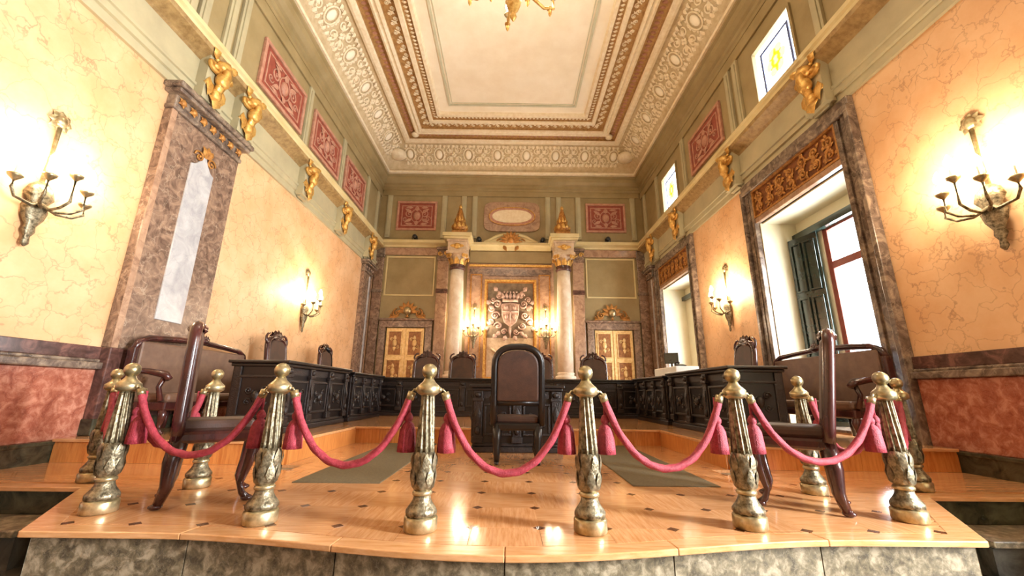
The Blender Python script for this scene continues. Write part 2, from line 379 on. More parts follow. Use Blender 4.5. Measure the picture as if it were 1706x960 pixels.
# ------------------------------------------------------------------ ceiling
ce = thing('ceiling', 'cream coffered ceiling with gilt cove and nested mouldings', 'ceiling', kind='structure')
R0=(-W+.04,W-.04,Y0+.04,Y1-.1)
def ring(name,prof,m,smooth=False): return part(name, MB().ringrect(prof,*R0), m, ce, smooth)
ring('cornice_lip',[(0,9.58),(.0,9.56),(.34,9.55),(.36,9.60),(.34,9.66),(.30,9.68)],COVEREL)
cz=lambda d: 9.68+(10.46-9.68)*math.sin(PI/2*min(1,max(0,(d-.30)/.82)))**.9
ring('cove',[(.30+.82*i/10,cz(.30+.82*i/10)) for i in range(11)],COVE,True)
ring('cove_lip',[(1.12,10.46),(1.12,10.40),(1.2,10.38),(1.3,10.40),(1.33,10.46)],COVEREL)
ring('brown_band',[(1.33,10.46),(1.34,10.54),(1.62,10.56),(1.64,10.48)],GOLDBAND)
ring('bead_moulding',[(1.64,10.48),(1.66,10.42),(1.72,10.40),(1.76,10.44),(1.80,10.44),(1.84,10.40),(1.90,10.42),(1.92,10.48)],COVEREL)
ring('ornament_band',[(1.92,10.48),(1.93,10.54),(2.28,10.54),(2.29,10.48)],GOLDBAND)
ring('fillet',[(2.29,10.48),(2.31,10.43),(2.43,10.43),(2.45,10.48)],COVEREL)
ring('leaf_band',[(2.45,10.48),(2.46,10.53),(2.62,10.53),(2.63,10.50)],GOLDBAND)
ring('inner_lip',[(2.63,10.50),(2.65,10.46),(2.74,10.47),(2.78,10.58)],COVEREL)
part('field', MB().box(R0[0]+2.7,R0[1]-2.7,R0[2]+2.7,R0[3]-2.7,10.58,10.66), PLASTER, ce)
part('backing', MB().box(-W-.3,6.3,Y0-.3,Y1+.3,10.7,10.8), PLASTER, ce)
part('line_frame', MB().ringrect([(3.12,10.58),(3.12,10.545),(3.19,10.545),(3.19,10.58)],*R0), GREENLINE, ce)
part('line_frame', MB().ringrect([(3.24,10.58),(3.24,10.56),(3.26,10.56),(3.26,10.58)],*R0), GREENLINE, ce)
# relief on the cove: one medallion and one scroll cluster per bay
sl=math.atan2(cz(.85)-cz(.45),.4)
def cove_M(side,u,d):      # local XZ plane lies on the cove, local -Y points into the room
    z=cz(d); tilt=PI/2-sl
    if side=='L': return T(R0[0]+d,u,z,PI/2) @ Matrix.Rotation(tilt,4,'X')
    if side=='R': return T(R0[1]-d,u,z,-PI/2) @ Matrix.Rotation(tilt,4,'X')
    return T(u,R0[3]-d,z) @ Matrix.Rotation(tilt,4,'X')
md=MB(); md.ball((0,-.02,0),(.13,.05,.17),12,6)
mf=MB(); mf.tube([(.20*math.cos(a),-.03,.25*math.sin(a)) for a in [2*PI*i/18 for i in range(19)]],.028,5,flat=(0,1,0))
for a in range(8): mf.leaf((.2*math.cos(a*PI/4),.25*math.sin(a*PI/4)),a*PI/4,.11,.08,.05)
sc=MB()
for sx in (-1,1):
    for sz in (-1,1):
        sc.spiral((sx*.17,sz*.16),.14,1.4,.024,PI/2*sz,sx*sz,d=.01); sc.spiral((sx*.05,sz*.36),.08,1.2,.02,0,sx*sz,d=.01,n=10,k=4)
        sc.leaf((sx*.04,sz*.05),math.atan2(sz,sx),.2,.12,.05); sc.leaf((sx*.30,sz*.30),math.atan2(sz*1.5,sx),.14,.09,.05); sc.leaf((sx*.3,sz*.02),math.atan2(sz*2,sx),.14,.07,.04)
for k in range(4): sc.ball((.05*math.cos(k*PI/2),-.03,.05*math.sin(k*PI/2)),.045,6,4)
mdm=mesh_of('medallion',md,PLASTER,True); mfm=mesh_of('medallion_frame',mf,COVEREL,True); scm=mesh_of('scroll_relief',sc,COVEREL,True)
def on_cove(mesh,nm,M):
    o=part(nm,mesh,None,ce); o.matrix_local=M; return o
uL=[8.33+1.27*k for k in range(-11,5)]
for sd in 'LR':
    for y in uL:
        o=on_cove(mdm,'medallion',cove_M(sd,y,.66)); part('medallion_frame',mfm,None,o)
        on_cove(scm,'scroll_relief',cove_M(sd,y+.635,.66)@Matrix.Diagonal((1.2,1,1.2,1)))
for k in range(-4,4):
    x=.59+1.18*k
    if abs(x)<4.2: o=on_cove(mdm,'medallion',cove_M('B',x,.66)); part('medallion_frame',mfm,None,o)
    if abs(x+.59)<4.2: on_cove(scm,'scroll_relief',cove_M('B',x+.59,.66)@Matrix.Diagonal((1.15,1,1.2,1)))
lw=MB()
for d_,an in ((.44,PI/2),(.93,-PI/2)):
    for sd,us in (('L',[3+.17*k for k in range(66)]),('R',[3+.17*k for k in range(66)]),('B',[-4.25+.17*k for k in range(51)])):
        for k,u in enumerate(us):
            M_=cove_M(sd,u,d_); lw.leaf((0,-.09 if an>0 else .09),an,.19,.12,.06,M_)
            if k%2: lw.spiral((.085,0),.06,1.1,.018,0,1 if k%4==1 else -1,M_,n=8,k=4)
o=part('cove_leafwork', lw, COVEREL, ce, True); o['kind']='stuff'
# fine relief on the flat bands, too small to pick apart
def band_relief(name,d,z,step,fn,m):
    mb=MB(); x0,x1,y0,y1=R0[0]+d,R0[1]-d,R0[2]+d,R0[3]-d
    n=int((x1-x0)/step)
    down=Matrix.Rotation(PI/2,4,'X')        # local -Y -> -Z (towards the room)
    for i in range(n):
        fn(mb,T(x0+(x1-x0)*(i+.5)/n,y1,z) @ down)
    n=int((y1-2-x0*0)/step)
    for i in range(n):
        y=y1-step*(i+.5)
        if y<3: break
        for xx,rz in ((x0,PI/2),(x1,-PI/2)): fn(mb,T(xx,y,z,rz) @ down)
    o=part(name,mb,m,ce); o['kind']='stuff'; return o
def f_scroll(mb,M):
    mb.spiral((-.06,.05),.08,1.2,.022,0,1,M,n=9,k=4); mb.spiral((.07,-.05),.08,1.2,.022,PI,-1,M,n=9,k=4); mb.leaf((0,0),.8,.13,.07,.04,M)
def f_egg(mb,M): mb.ball((0,-.005,0),(.05,.04,.08),6,4,M)
def f_leaf(mb,M): mb.leaf((0,-.07),PI/2,.14,.09,.04,M)
band_relief('band_ornament',2.11,10.54,.30,f_scroll,COVEREL)
band_relief('egg_ornament',1.48,10.555,.15,f_egg,REDPANEL2)
band_relief('leaf_ornament',2.54,10.53,.13,f_leaf,COVEREL)
for xx in (R0[0]+1.62,R0[1]-1.62):
    part('corner_boss', MB().ball((xx,R0[3]-1.62,10.44),(.14,.14,.1),12,8), COVEREL, ce, True)
for xx in (R0[0]+.75,R0[1]-.75):
    part('corner_shell', MB().ball((xx,R0[3]-.75,10.12),(.34,.34,.2),14,8), COVEREL, ce, True)

# ------------------------------------------------------------------ stage
def edge_y(x):
    t=min(1,abs(x)/2.15); return 2.48+.30*(.5-.5*math.cos(PI*t))
def x_out(y): return 2.88+(min(y,3.9)-2.78)*(3.66-2.88)/(3.9-2.78)
sg = thing('stage_platform', 'oak parquet stage with serpentine front on grey marble', 'stage', kind='structure')
xs=[-2.88+5.76*i/48 for i in range(49)]
def outline(o=0):      # o = overhang
    return [(-W,3.9-o),(-3.66-o*.6,3.9-o),(-2.88-o,2.78-o)]+[(x,edge_y(x)-o) for x in xs[1:-1]]+[(2.88+o,2.78-o),(3.66+o*.6,3.9-o),(W,3.9-o)]
part('core', MB().prism(outline(-.03)+[(W,Y1),(-W,Y1)], ZF, -.03), STAGEMARBLE, sg)
# marble facing slabs round the front
cuts=[-2.88,-1.92,-.96,0,.96,1.92,2.88]
for a,b in zip(cuts[:-1],cuts[1:]):
    ps=[a+.004+(b-a-.008)*i/8 for i in range(9)]
    part('marble_slab', MB().prism([(x,edge_y(x)) for x in ps]+[(x,edge_y(x)+.05) for x in reversed(ps)],ZF,-.035), STAGEMARBLE, sg)
for s in (-1,1):
    q=[(s*2.88,2.78),(s*3.66,3.9),(s*3.6,3.9),(s*2.84,2.83)]
    part('marble_slab', MB().prism(q if s>0 else q[::-1],ZF,-.035), STAGEMARBLE, sg)
    part('marble_slab', MB().box(min(s*3.66,s*W),max(s*3.66,s*W),3.9,3.95,ZF,-.035), GREENBASE, sg)
# nosing boards
for a,b in zip(cuts[:-1],cuts[1:]):
    ps=[a+.001+(b-a-.002)*i/10 for i in range(11)]
    part('nosing_board', MB().prism([(x*(1.012),edge_y(x)-.05) for x in ps]+[(x*1.0,edge_y(x)+.09) for x in reversed(ps)],-.036,0), NOSE, sg, bev=.006)
for s in (-1,1):
    q=[(s*2.915,2.73),(s*3.69,3.85),(s*3.6,3.94),(s*2.80,2.86)]
    part('nosing_board', MB().prism(q if s>0 else q[::-1],-.036,.0005), NOSE, sg, bev=.006)
    part('nosing_board', MB().box(min(s*3.66,s*W),max(s*3.66,s*W),3.85,4.0,-.036,0), NOSE, sg, bev=.006)
# border boards between the nosing and the panels
PX,PY,TY0=.43,.465,2.895
for k in range(13):
    a=-2.795+k*PX; b=a+PX; ps=[a+.001+(PX-.002)*i/4 for i in range(5)]
    def cl(x): return max(-2.79,min(2.79,x))
    part('border_board', MB().prism([(cl(x),edge_y(x)+.092) for x in ps]+[(cl(ps[-1]),TY0-.002),(cl(ps[0]),TY0-.002)],-.03,-.0005), WOODX if k%2 else WOODY, sg)
dotm=mesh_of('inlay',MB().prism([(0,-.042),(.042,0),(0,.042),(-.042,0)],-.03,.0),INLAY)
c_=.043
tile=mesh_of('parquet_panel',MB().prism([(c_,0),(PX-c_,0),(PX,c_),(PX,PY-c_),(PX-c_,PY),(c_,PY),(0,PY-c_),(0,c_)],-.03,-.0005),WOODX)
tile2=tile.copy(); tile2.materials[0]=WOODY
for j in range(10):
    y=TY0+j*PY
    for k in range(13):
        x=-2.795+k*PX
        if y+PY>5.06 and (x<-2.6 or x+PX>2.6): continue
        if y+PY>7.25+.3: continue
        part('parquet_panel', tile if (j+k)%2 else tile2, None, sg, loc=(x+.001,y+.001,0))
    for k in range(14):
        x=-2.795+k*PX
        if y>5.06 and abs(x)>2.6 or y>7.2: continue
        part('inlay', dotm, None, sg, loc=(x,y,0))
# wing boards
for s in (-1,1):
    for k in range(20):
        y=2.80+k*.115; y2=y+.113
        if y>5.06: break
        xo=W if y>=3.99 else (x_out(y)-.07); xi=2.797
        if y<3.99 and y2>3.9: xo=3.62
        if xo-xi<.05: continue
        part('floor_board', MB().box(min(s*xi,s*xo),max(s*xi,s*xo),y,min(y2,5.06),-.03,-.001), WOODX, sg)
for s in (-1,1):
    for k in range(5):
        y=5.06+k*.44; part('floor_board', MB().box(min(s*2.367,s*2.6),max(s*2.367,s*2.6),y,y+.438,-.03,-.001), WOODY, sg)
# side steps beside the stage
for s in (-1,1):
    stp=thing('marble_step','dark marble step below the stage wing on the side of the %s'%SIDE[s],'step',(0,0,0),kind='structure')
    part('tread', MB().box(min(s*3.72,s*5.26),max(s*3.72,s*5.26),3.45,3.88,-.27,-.22), STAGEMARBLE, stp, bev=.01)
    part('riser', MB().box(min(s*3.75,s*5.26),max(s*3.75,s*5.26),3.5,3.88,ZF,-.27), HALLFLOOR, stp)

# dais
da = thing('dais', 'raised oak dais around the central floor', 'platform', kind='structure')
DI, DF, DB = 2.6, 5.06, 7.25
part('core', MB().box(-W+.1,-DI+.03,DF+.03,Y1,0,DZ-.035).box(DI-.03,W-.1,DF+.03,Y1,0,DZ-.035).box(-DI+.03,DI-.03,DB+.03,Y1,0,DZ-.035), WOODZ, da)
def rboards(x0,y0,x1,y1,n):
    d=Vector((x1-x0,y1-y0,0)); nrm=Vector((-d.y,d.x,0)).normalized()*.03
    for i in range(n):
        a=Vector((x0,y0,0))+d*((i+.004)/n); b=Vector((x0,y0,0))+d*((i+.996)/n)
        part('riser_board', MB().prism([(a.x,a.y),(b.x,b.y),(b.x+nrm.x,b.y+nrm.y),(a.x+nrm.x,a.y+nrm.y)],0,DZ-.035), WOODZ, da)
rboards(-W+.1,DF,-DI,DF,7); rboards(DI,DF,W-.1,DF,7); rboards(-DI,DF,-DI,DB,5); rboards(DI,DB,DI,DF,5); rboards(-DI,DB,DI,DB,12)
for s in (-1,1):
    part('nosing_board', MB().box(min(s*(DI-.02),s*(W-.1)),max(s*(DI-.02),s*(W-.1)),DF-.03,DF+.1,DZ-.035,DZ), NOSE, da, bev=.006)
    part('nosing_board', MB().box(min(s*(DI-.03),s*(DI+.1)),max(s*(DI-.03),s*(DI+.1)),DF+.1,DB+.1,DZ-.035,DZ), NOSE, da, bev=.006)
    for k in range(9):
        y=DF+.1+k*.24
        part('floor_board', MB().box(min(s*(DI+.102),s*(W-.1)),max(s*(DI+.102),s*(W-.1)),y,y+.238,DZ-.035,DZ-.001), WOODX, da)
part('nosing_board', MB().box(-DI+.03,DI-.03,DB-.03,DB+.1,DZ-.035,DZ), NOSE, da, bev=.006)
for k in range(14):
    y=DB+.1+k*.24
    part('floor_board', MB().box(-W+.1,W-.1,y,y+.238,DZ-.035,DZ-.001), WOODX, da)
part('rear_floor', MB().box(-W+.1,W-.1,DB+.1+14*.24,Y1,DZ-.035,DZ-.001), WOODX, da)
for s in (-1,1):
    c=thing('carpet_runner','taupe carpet runner on the parquet towards the %s'%SIDE[s],'carpet',(s*1.6,4.15,0))
    part('pile', MB().box(-.4,.4,0,3.05,0,.008), CARPET, c); part('bound_edge', MB().box(-.41,.41,-.015,0,0,.007).box(-.41,-.4,0,3.05,0,.007).box(.4,.41,0,3.05,0,.007), CARPET, c)

# ------------------------------------------------------------------ tall windows of the right wall
def carved_field(w,h,seed,n,r0=.03):
    rg=random.Random(seed); mb=MB(); k=max(2,round(w/(h*.62)))
    for i in range(k):
        x=-w/2+w*(i+.5)/k
        for sz in (-1,1):
            sg_=1 if (i%2==0) else -1
            mb.spiral((x,sz*h*.22),h*.2,1.5,r0,rg.uniform(0,6),sg_*sz,n=14)
            for a in range(n):
                an=rg.uniform(0,2*PI); mb.leaf((x+h*.12*math.cos(an),sz*h*.22+h*.12*math.sin(an)),an,h*.2,h*.12,r0*1.5)
        mb.ball((x,-.01,0),(h*.07,r0*1.4,h*.09),7,5)
        for an in (0,PI/2,PI,-PI/2): mb.leaf((x,0),an+.4,h*.22,h*.12,r0*1.6)
    return mb
def sash(par,y0,y1,z0,z1,x,rows):
    fr=part('sash_frame', MB().box(x-.05,x+.05,y0,y0+.11,z0,z1).box(x-.05,x+.05,y1-.11,y1,z0,z1).box(x-.05,x+.05,y0+.11,y1-.11,z0,z0+.12).box(x-.05,x+.05,y0+.11,y1-.11,z1-.12,z1), SASHRED, par, bev=.008)
    zs=[z0+.12]+[z for z in rows]+[z1-.12]
    for zr in rows: part('glazing_bar', MB().box(x-.045,x+.045,y0+.11,y1-.11,zr-.07,zr+.07), SASHRED, par, bev=.006)
    for a,b in zip(zs[:-1],zs[1:]):
        part('pane', MB().box(x-.004,x+.004,y0+.11,y1-.11,a,b), PANE, par)
WL=('tall window with dark green shutter and marble surround behind the leather settee',
    'tall window with plain cream reveal and marble surround next to the end wall',
    'unseen tall marble framed window added to light the stage front',
    'unseen tall marble framed window added near the rear of the hall')
for wi,c in enumerate(BAYS):
    w=thing('window_%d'%(wi+1 if wi<3 else 6), WL[wi], 'window', kind='structure')
    for sy in (-1,1):
        a,b=sorted((c+sy*HW,c+sy*(HW+.34))); f=lambda u:c+sy*(HW+u)
        mb=MB()
        for (u0,u1,d) in ((.003,.337,.07),(.0,.09,.11),(.13,.25,.10),(.26,.34,.15)):
            q=sorted((f(u0),f(u1))); mb.box(W-d,W,q[0],q[1],ZF if c<4 else 0,5.2)
        part('jamb',mb,TAUPE,w,bev=.012)
        yr=c+sy*HW; part('reveal', MB().box(W,6.15,min(yr,yr-sy*.02),max(yr,yr-sy*.02),.3,4.45), REVEAL, w)
    part('lintel', MB().box(W-.15,W,c-HW-.34,c+HW+.34,5.2,5.32).box(W-.11,W,c-HW-.34,c+HW+.34,5.32,5.47), TAUPE, w, bev=.012)
    cp=part('carved_panel', MB().box(W-.05,W,c-HW,c+HW,4.56,5.2), GILTFIELD, w)
    o=part('carving', carved_field(2*HW-.1,.56,wi,4,.028), GILTDARK, cp, True); o.matrix_local=T(W-.05,c,4.88,-PI/2)
    part('carved_border', MB().frame(2*HW,.64,.04,.05,T(W-.05,c,4.88,-PI/2)), GILTDARK, cp)
    part('soffit_board', MB().box(W-.09,W+.05,c-HW,c+HW,4.45,4.56), ROSEMARBLE, w, bev=.01)
    part('reveal_head', MB().box(W+.05,6.15,c-HW,c+HW,4.43,4.45), REVEAL, w)
    part('sill', MB().box(W-.02,6.15,c-HW,c+HW,.28,.32), TAUPE, w)
    g0,g1=c-.53,c+.53
    part('niche_wall', MB().box(6.15,6.3,c-HW-.05,g0,.3,4.5).box(6.15,6.3,g1,c+HW+.05,.3,4.5).box(6.15,6.3,g0,g1,4.1,4.5), REVEAL, w)
    part('head_beam', MB().box(6.02,6.15,c-HW+.02,c+HW-.02,4.02,4.16), SHUTTER, w, bev=.01)
    sash(w,g0,g1,.33,4.1,6.22,(3.28,))
    if wi==0:
        for sy in (-1,1):
            s0=part('shutter', MB().box(-.02,.02,0,.60,0,3.62), SHUTTER, w, loc=(6.08,c+sy*.56,.40), rot=(0,0,.30 if sy>0 else PI-.3), bev=.006)
            for z0,z1 in ((.12,.95),(1.07,2.35),(2.47,3.5)):
                for a,b in ((.05,.28),(.33,.55)):
                    part('shutter_panel', MB().frame(b-a,z1-z0,.035,.03,T(-.02,(a+b)/2,(z0+z1)/2,-PI/2)), SHUTTER, s0, bev=.006)
# stained attic windows
for wi,(c,l) in enumerate(((6.85,'stained glass attic window above the settee window'),(12.4,'small stained glass attic window next to the end wall'))):
    w=thing('window_%d'%(wi+4), l, 'window', kind='structure')
    fr=MB()
    for a in ((c-.65,c+.65,8.22,8.28),(c-.65,c+.65,6.85,6.9),(c-.65,c-.59,6.9,8.22),(c+.59,c+.65,6.9,8.22)): fr.box(W-.05,W+.1,*a)
    part('frame', fr, OLIVE, w, bev=.008)
    bt=MB()
    for k in range(14): bt.ball((W-.02,c+.62,6.95+k*.094),.03,6,4)
    part('gilt_beading', bt, GILT, w)
    X=W+.05; y0,y1,z0,z1=c-.59,c+.59,6.9,8.22; b=.14; t=.026
    for (p0,p1,q0,q1) in ((y0,y0+b,z0,z1),(y1-b,y1,z0,z1),(y0+b,y1-b,z0,z0+b),(y0+b,y1-b,z1-b,z1)):
        part('border_pane', MB().box(X-.004,X+.004,p0,p1,q0,q1), STAINED, w)
    part('leading', MB().frame(y1-y0-2*b,z1-z0-2*b,t*2,.012,T(X,(y0+y1)/2,(z0+z1)/2,-PI/2),.012), BLUELINE, w)
    part('centre_pane', MB().box(X-.004,X+.004,y0+b,y1-b,z0+b,z1-b), STAINED, w)
    em=MB(); 
    for k in range(6): em.ball((.17*math.cos(k*PI/3),-.02,.22*math.sin(k*PI/3)),(.13,.012,.13),8,4)
    em.ball((0,-.02,0),(.15,.015,.18),8,4)
    o=part('painted_emblem', em, STAINEDY, w, label='yellow green painted emblem'); o.matrix_local=T(X,c,7.56,-PI/2)

# ------------------------------------------------------------------ pilasters of the side walls
def pilaster(y0,y1,x,label,inlay,top=5.48):
    p=thing('pilaster',label,'pilaster',(x,(y0+y1)/2,0),kind='structure'); s=-1 if x<0 else 1; w=y1-y0
    p.rotation_euler=(0,0,-s*PI/2)     # local -Y points into the room
    part('shaft', MB().box(-w/2,w/2,-.13,0,1.36,top-.42), MAUVE, p, bev=.015)
    part('pedestal', MB().box(-w/2-.03,w/2+.03,-.17,0,.28,1.36), DARKCAP, p, bev=.015)
    part('plinth', MB().box(-w/2-.05,w/2+.05,-.2,0,0 if y0<5.05 else DZ,.34 if y0<5.05 else DZ+.2), GREENBASE, p, bev=.015)
    cpt=part('capital', MB().box(-w/2-.02,w/2+.02,-.17,0,top-.42,top-.34).box(-w/2,w/2,-.15,0,top-.34,top-.16).box(-w/2-.08,w/2+.08,-.26,0,top-.16,top-.09).box(-w/2-.12,w/2+.12,-.30,0,top-.09,top), TAUPE, p, bev=.02)
    ro=MB(); n=max(3,round(w/.22))
    for i in range(n):
        xx=-w/2+w*(i+.5)/n; ro.ball((xx,-.17,top-.25),(.055,.05,.06),7,5)
        for a in range(5): ro.leaf((xx,top-.25),a*2*PI/5,.09,.06,.05,T(0,-.15,0))
    part('rosettes', ro, GILTDARK if inlay else MAUVE, cpt, True)
    if inlay:
        iw=.5; z0,z1=1.84,4.72; pts=[(-iw/2,z0),(iw/2,z0),(iw/2,z1-.28)]
        pts+=[(iw/2-.02-.23*t,z1-.28+.28*(t**1.6)) for t in (.25,.5,.75,1)]+[(-iw/2+.02+.23*t,z1-.28+.28*(t**1.6)) for t in (.75,.5,.25)]+[(-iw/2,z1-.28)]
        part('inlay_panel', MB().prism(pts,.0,.15,Matrix.Rotation(PI/2,4,'X')), PALEMARBLE, p, bev=.006, label='pale grey marble inlay with pointed top')
        orn=MB(); orn.spiral((.14,4.62),.1,1.4,.02,0,1,T(0,-.15,0)); orn.spiral((-.14,4.62),.1,1.4,.02,PI,-1,T(0,-.15,0))
        for a in (-.6,0,.6): orn.leaf((0,4.66),PI/2+a,.22,.12,.06,T(0,-.15,0))
        part('crest_ornament', orn, GILTDARK, p, True)
        part('lit_edge_strip', MB().box(-w/2+.0,-w/2+.1,-.135,-.13,1.36,top-.42), ROSEMARBLE, p)  # lighter marble strip paints the light caught on the near edge
    else:
        part('pale_strip', MB().box(.1,.2,-.15,-.13,1.4,top-.5), PALEMARBLE, p)
    return p
pilaster(5.40,6.98,-W,'wide mauve marble pilaster with pale pointed inlay panel',True)
pilaster(14.0,14.85,-W,'mauve marble pilaster in the corner beside the gilded door',False)
pilaster(14.32,14.95,W,'mauve marble pilaster in the corner beside the far window',False)

# ------------------------------------------------------------------ relief panels of the attic
def relief_panel(label,M,w,h,seed):
    p=bpy.data.objects.new('relief_panel',None); col.objects.link(p); p.matrix_world=M; tag(p,label,'relief panel')
    part('ground', MB().box(-w/2,w/2,-.03,0,-h/2,h/2), REDPANEL, p)
    part('frame', MB().frame(w+.08,h+.08,.09,.07), REDPANEL2, p, bev=.012)
    part('inner_frame', MB().frame(w-.3,h-.3,.035,.05), REDPANEL2, p, bev=.008)
    mb=MB(); r=h*.16
    mb.ball((0,-.03,0),(r*.8,.07,r),10,6); mb.tube([(1.25*r*math.cos(a),-.04,1.5*r*math.sin(a)) for a in [2*PI*i/16 for i in range(17)]],.02,5,flat=(0,1,0))
    for sx in (-1,1):
        mb.spiral((sx*w*.2,h*.06),h*.14,1.4,.022,PI/2,-sx,d=.03); mb.spiral((sx*w*.3,-h*.12),h*.1,1.3,.02,0,sx,d=.03)
        mb.leaf((sx*r,-h*.1),math.atan2(-1,sx*1.6),h*.3,h*.12,.05,T(0,-.03,0)); mb.leaf((sx*r,h*.1),math.atan2(1,sx*1.6),h*.3,h*.12,.05,T(0,-.03,0))
        mb.leaf((sx*w*.1,h*.3),0 if sx>0 else PI,w*.2,h*.09,.05,T(0,-.03,0)); mb.leaf((sx*w*.1,-h*.3),0 if sx>0 else PI,w*.2,h*.09,.05,T(0,-.03,0))
    mb.leaf((0,r),PI/2,h*.2,h*.16,.06,T(0,-.03,0)); mb.leaf((0,-r),-PI/2,h*.2,h*.16,.06,T(0,-.03,0))
    part('carving', mb, REDPANEL2, p, True)
    return p
for y0,y1,l in ((7.2,8.92,'red relief panel above the wide inlaid pilaster'),(9.5,11.2,'middle red relief panel of the three on the windowless wall'),(11.72,13.4,'red relief panel of the windowless wall next to the end wall')):
    relief_panel(l,T(-W,(y0+y1)/2,7.68,PI/2),y1-y0,1.1,1)
relief_panel('red relief panel between the two stained glass attic windows',T(W,9.82,7.68,-PI/2),1.75,1.08,2)
relief_panel('red relief panel on the end wall above the door by the windowless wall',T(-3.86,Y1,7.82),1.55,1.2,3)
relief_panel('red relief panel on the end wall above the door by the window wall',T(3.87,Y1,7.82),1.55,1.2,4)
op=thing('oval_plaque','pale oval plaque in a dark rounded frame above the pediment','plaque',(0.03,Y1,7.82))
rr=[(1.15*math.copysign(abs(math.cos(a))**.35,math.cos(a)),.66*math.copysign(abs(math.sin(a))**.35,math.sin(a))) for a in [2*PI*i/40 for i in range(40)]]
XZ=Matrix.Rotation(PI/2,4,'X')
part('frame', MB().prism(rr,0,.07,XZ), ROSEMARBLE, op, bev=.015)
el=[(.98*math.copysign(abs(math.cos(a))**.75,math.cos(a)),.42*math.sin(a)) for a in [2*PI*i/40 for i in range(40)]]
part('oval_field', MB().prism(el,0,.10,XZ), REDPANEL2, op, bev=.01)
part('oval_centre', MB().prism([(x*.82,z*.68) for x,z in el],0,.12,XZ), COVEREL, op, bev=.01)
part('gilt_rim', MB().tube([(x*.95,-.105,z*.93) for x,z in el+el[:1]],.02,5,flat=(0,1,0)), GILT, op, True)

# ------------------------------------------------------------------ end wall: columns, crest, doors
def column(sx):
    c=thing('column','cream marble column beside the crest on the side of the %s'%SIDE[sx],'column',(sx*2.02,14.74,DZ),kind='structure')
    part('pedestal', MB().box(-.42,.42,-.42,.42,0,.16).box(-.36,.36,-.36,.36,.16,.9).box(-.42,.42,-.42,.42,.9,1.02), ROSEMARBLE, c, bev=.02)
    part('base', MB().lathe([(.36,1.02),(.36,1.09),(.38,1.12),(.36,1.18),(.3,1.2),(.3,1.24),(.32,1.27),(.29,1.31)],28), COLMARBLE, c, True)
    part('shaft', MB().lathe([(.285,1.31),(.285,2.4),(.275,3.4),(.255,4.5),(.245,5.06)],32), COLMARBLE, c, True)
    part('necking', MB().lathe([(.25,5.06),(.3,5.09),(.3,5.15),(.26,5.19),(.3,5.23),(.26,5.27)],28), DARKCAP, c, True)
    cap=part('capital', MB().lathe([(.25,5.25),(.26,5.4),(.3,5.55),(.38,5.64)],24).box(-.4,.4,-.4,.4,5.64,5.74), STONEREL, c)
    lv=MB()
    for k in range(8):
        a=k*PI/4; M=T(0,0,0,a)
        lv.add([(-.09,-.25,5.24),(.09,-.25,5.24),(.1,-.29,5.4),(.0,-.36,5.52),(-.1,-.29,5.4),(0,-.33,5.36)],[(0,1,5),(1,2,5),(2,3,5),(3,4,5),(4,0,5)],M)
    for k in range(4):
        M=T(0,0,0,PI/4+k*PI/2); lv.spiral((-.06,5.56),.09,1.4,.03,0,1,M @ T(0,-.42,0)); lv.spiral((.06,5.56),.09,1.4,.03,PI,-1,M @ T(0,-.42,0))
    part('acanthus', lv, GILT, cap, True)
    part('entablature_block', MB().box(-.36,.36,-.36,.58,5.74,6.12).box(-.4,.4,-.4,.58,6.12,6.2), STONEREL, c, bev=.015)
    part('block_relief', MB().ball((0,-.37,5.93),(.14,.05,.12),8,5).leaf((0,5.93),0,.28,.14,.05,T(0,-.36,0)).leaf((0,5.93),PI,.28,.14,.05,T(0,-.36,0)), GILT, c, True)
    part('slab', MB().box(-.5,.5,-.5,.58,6.2,6.28).box(-.55,.55,-.55,.58,6.28,6.42), CREAMTRIM, c, bev=.015)
    u=thing('obelisk_finial','carved gilt obelisk finial on the column by the %s'%SIDE[sx],'finial',(sx*2.0,14.72,DZ+6.42))
    part('base', MB().box(-.34,.34,-.3,.3,0,.1).box(-.28,.28,-.24,.24,.1,.2), GILTDARK, u, bev=.015)
    part('body', MB().lathe([(.24,.2),(.3,.3),(.3,.42),(.22,.55),(.16,.8),(.1,1.05),(.05,1.2)],14,mod=lambda a,z:1+.08*math.cos(7*a)), GILTDARK, u, True)
    lf=MB()
    for k in range(10):
        a=k*2*PI/10; M=T(0,0,0,a); lf.leaf((0,.25),PI/2,.28,.16,.1,M @ T(0,-.24,0)); lf.ball((0,-.26,.36),.06,6,4,M); lf.leaf((0,.52),PI/2,.3,.1,.06,M @ T(0,-.17,0))
    part('foliage', lf, GILT, u, True)
    part('tip', MB().lathe([(.02,1.16),(.07,1.22),(.07,1.28),(.02,1.36)],10), GILT, u, True)
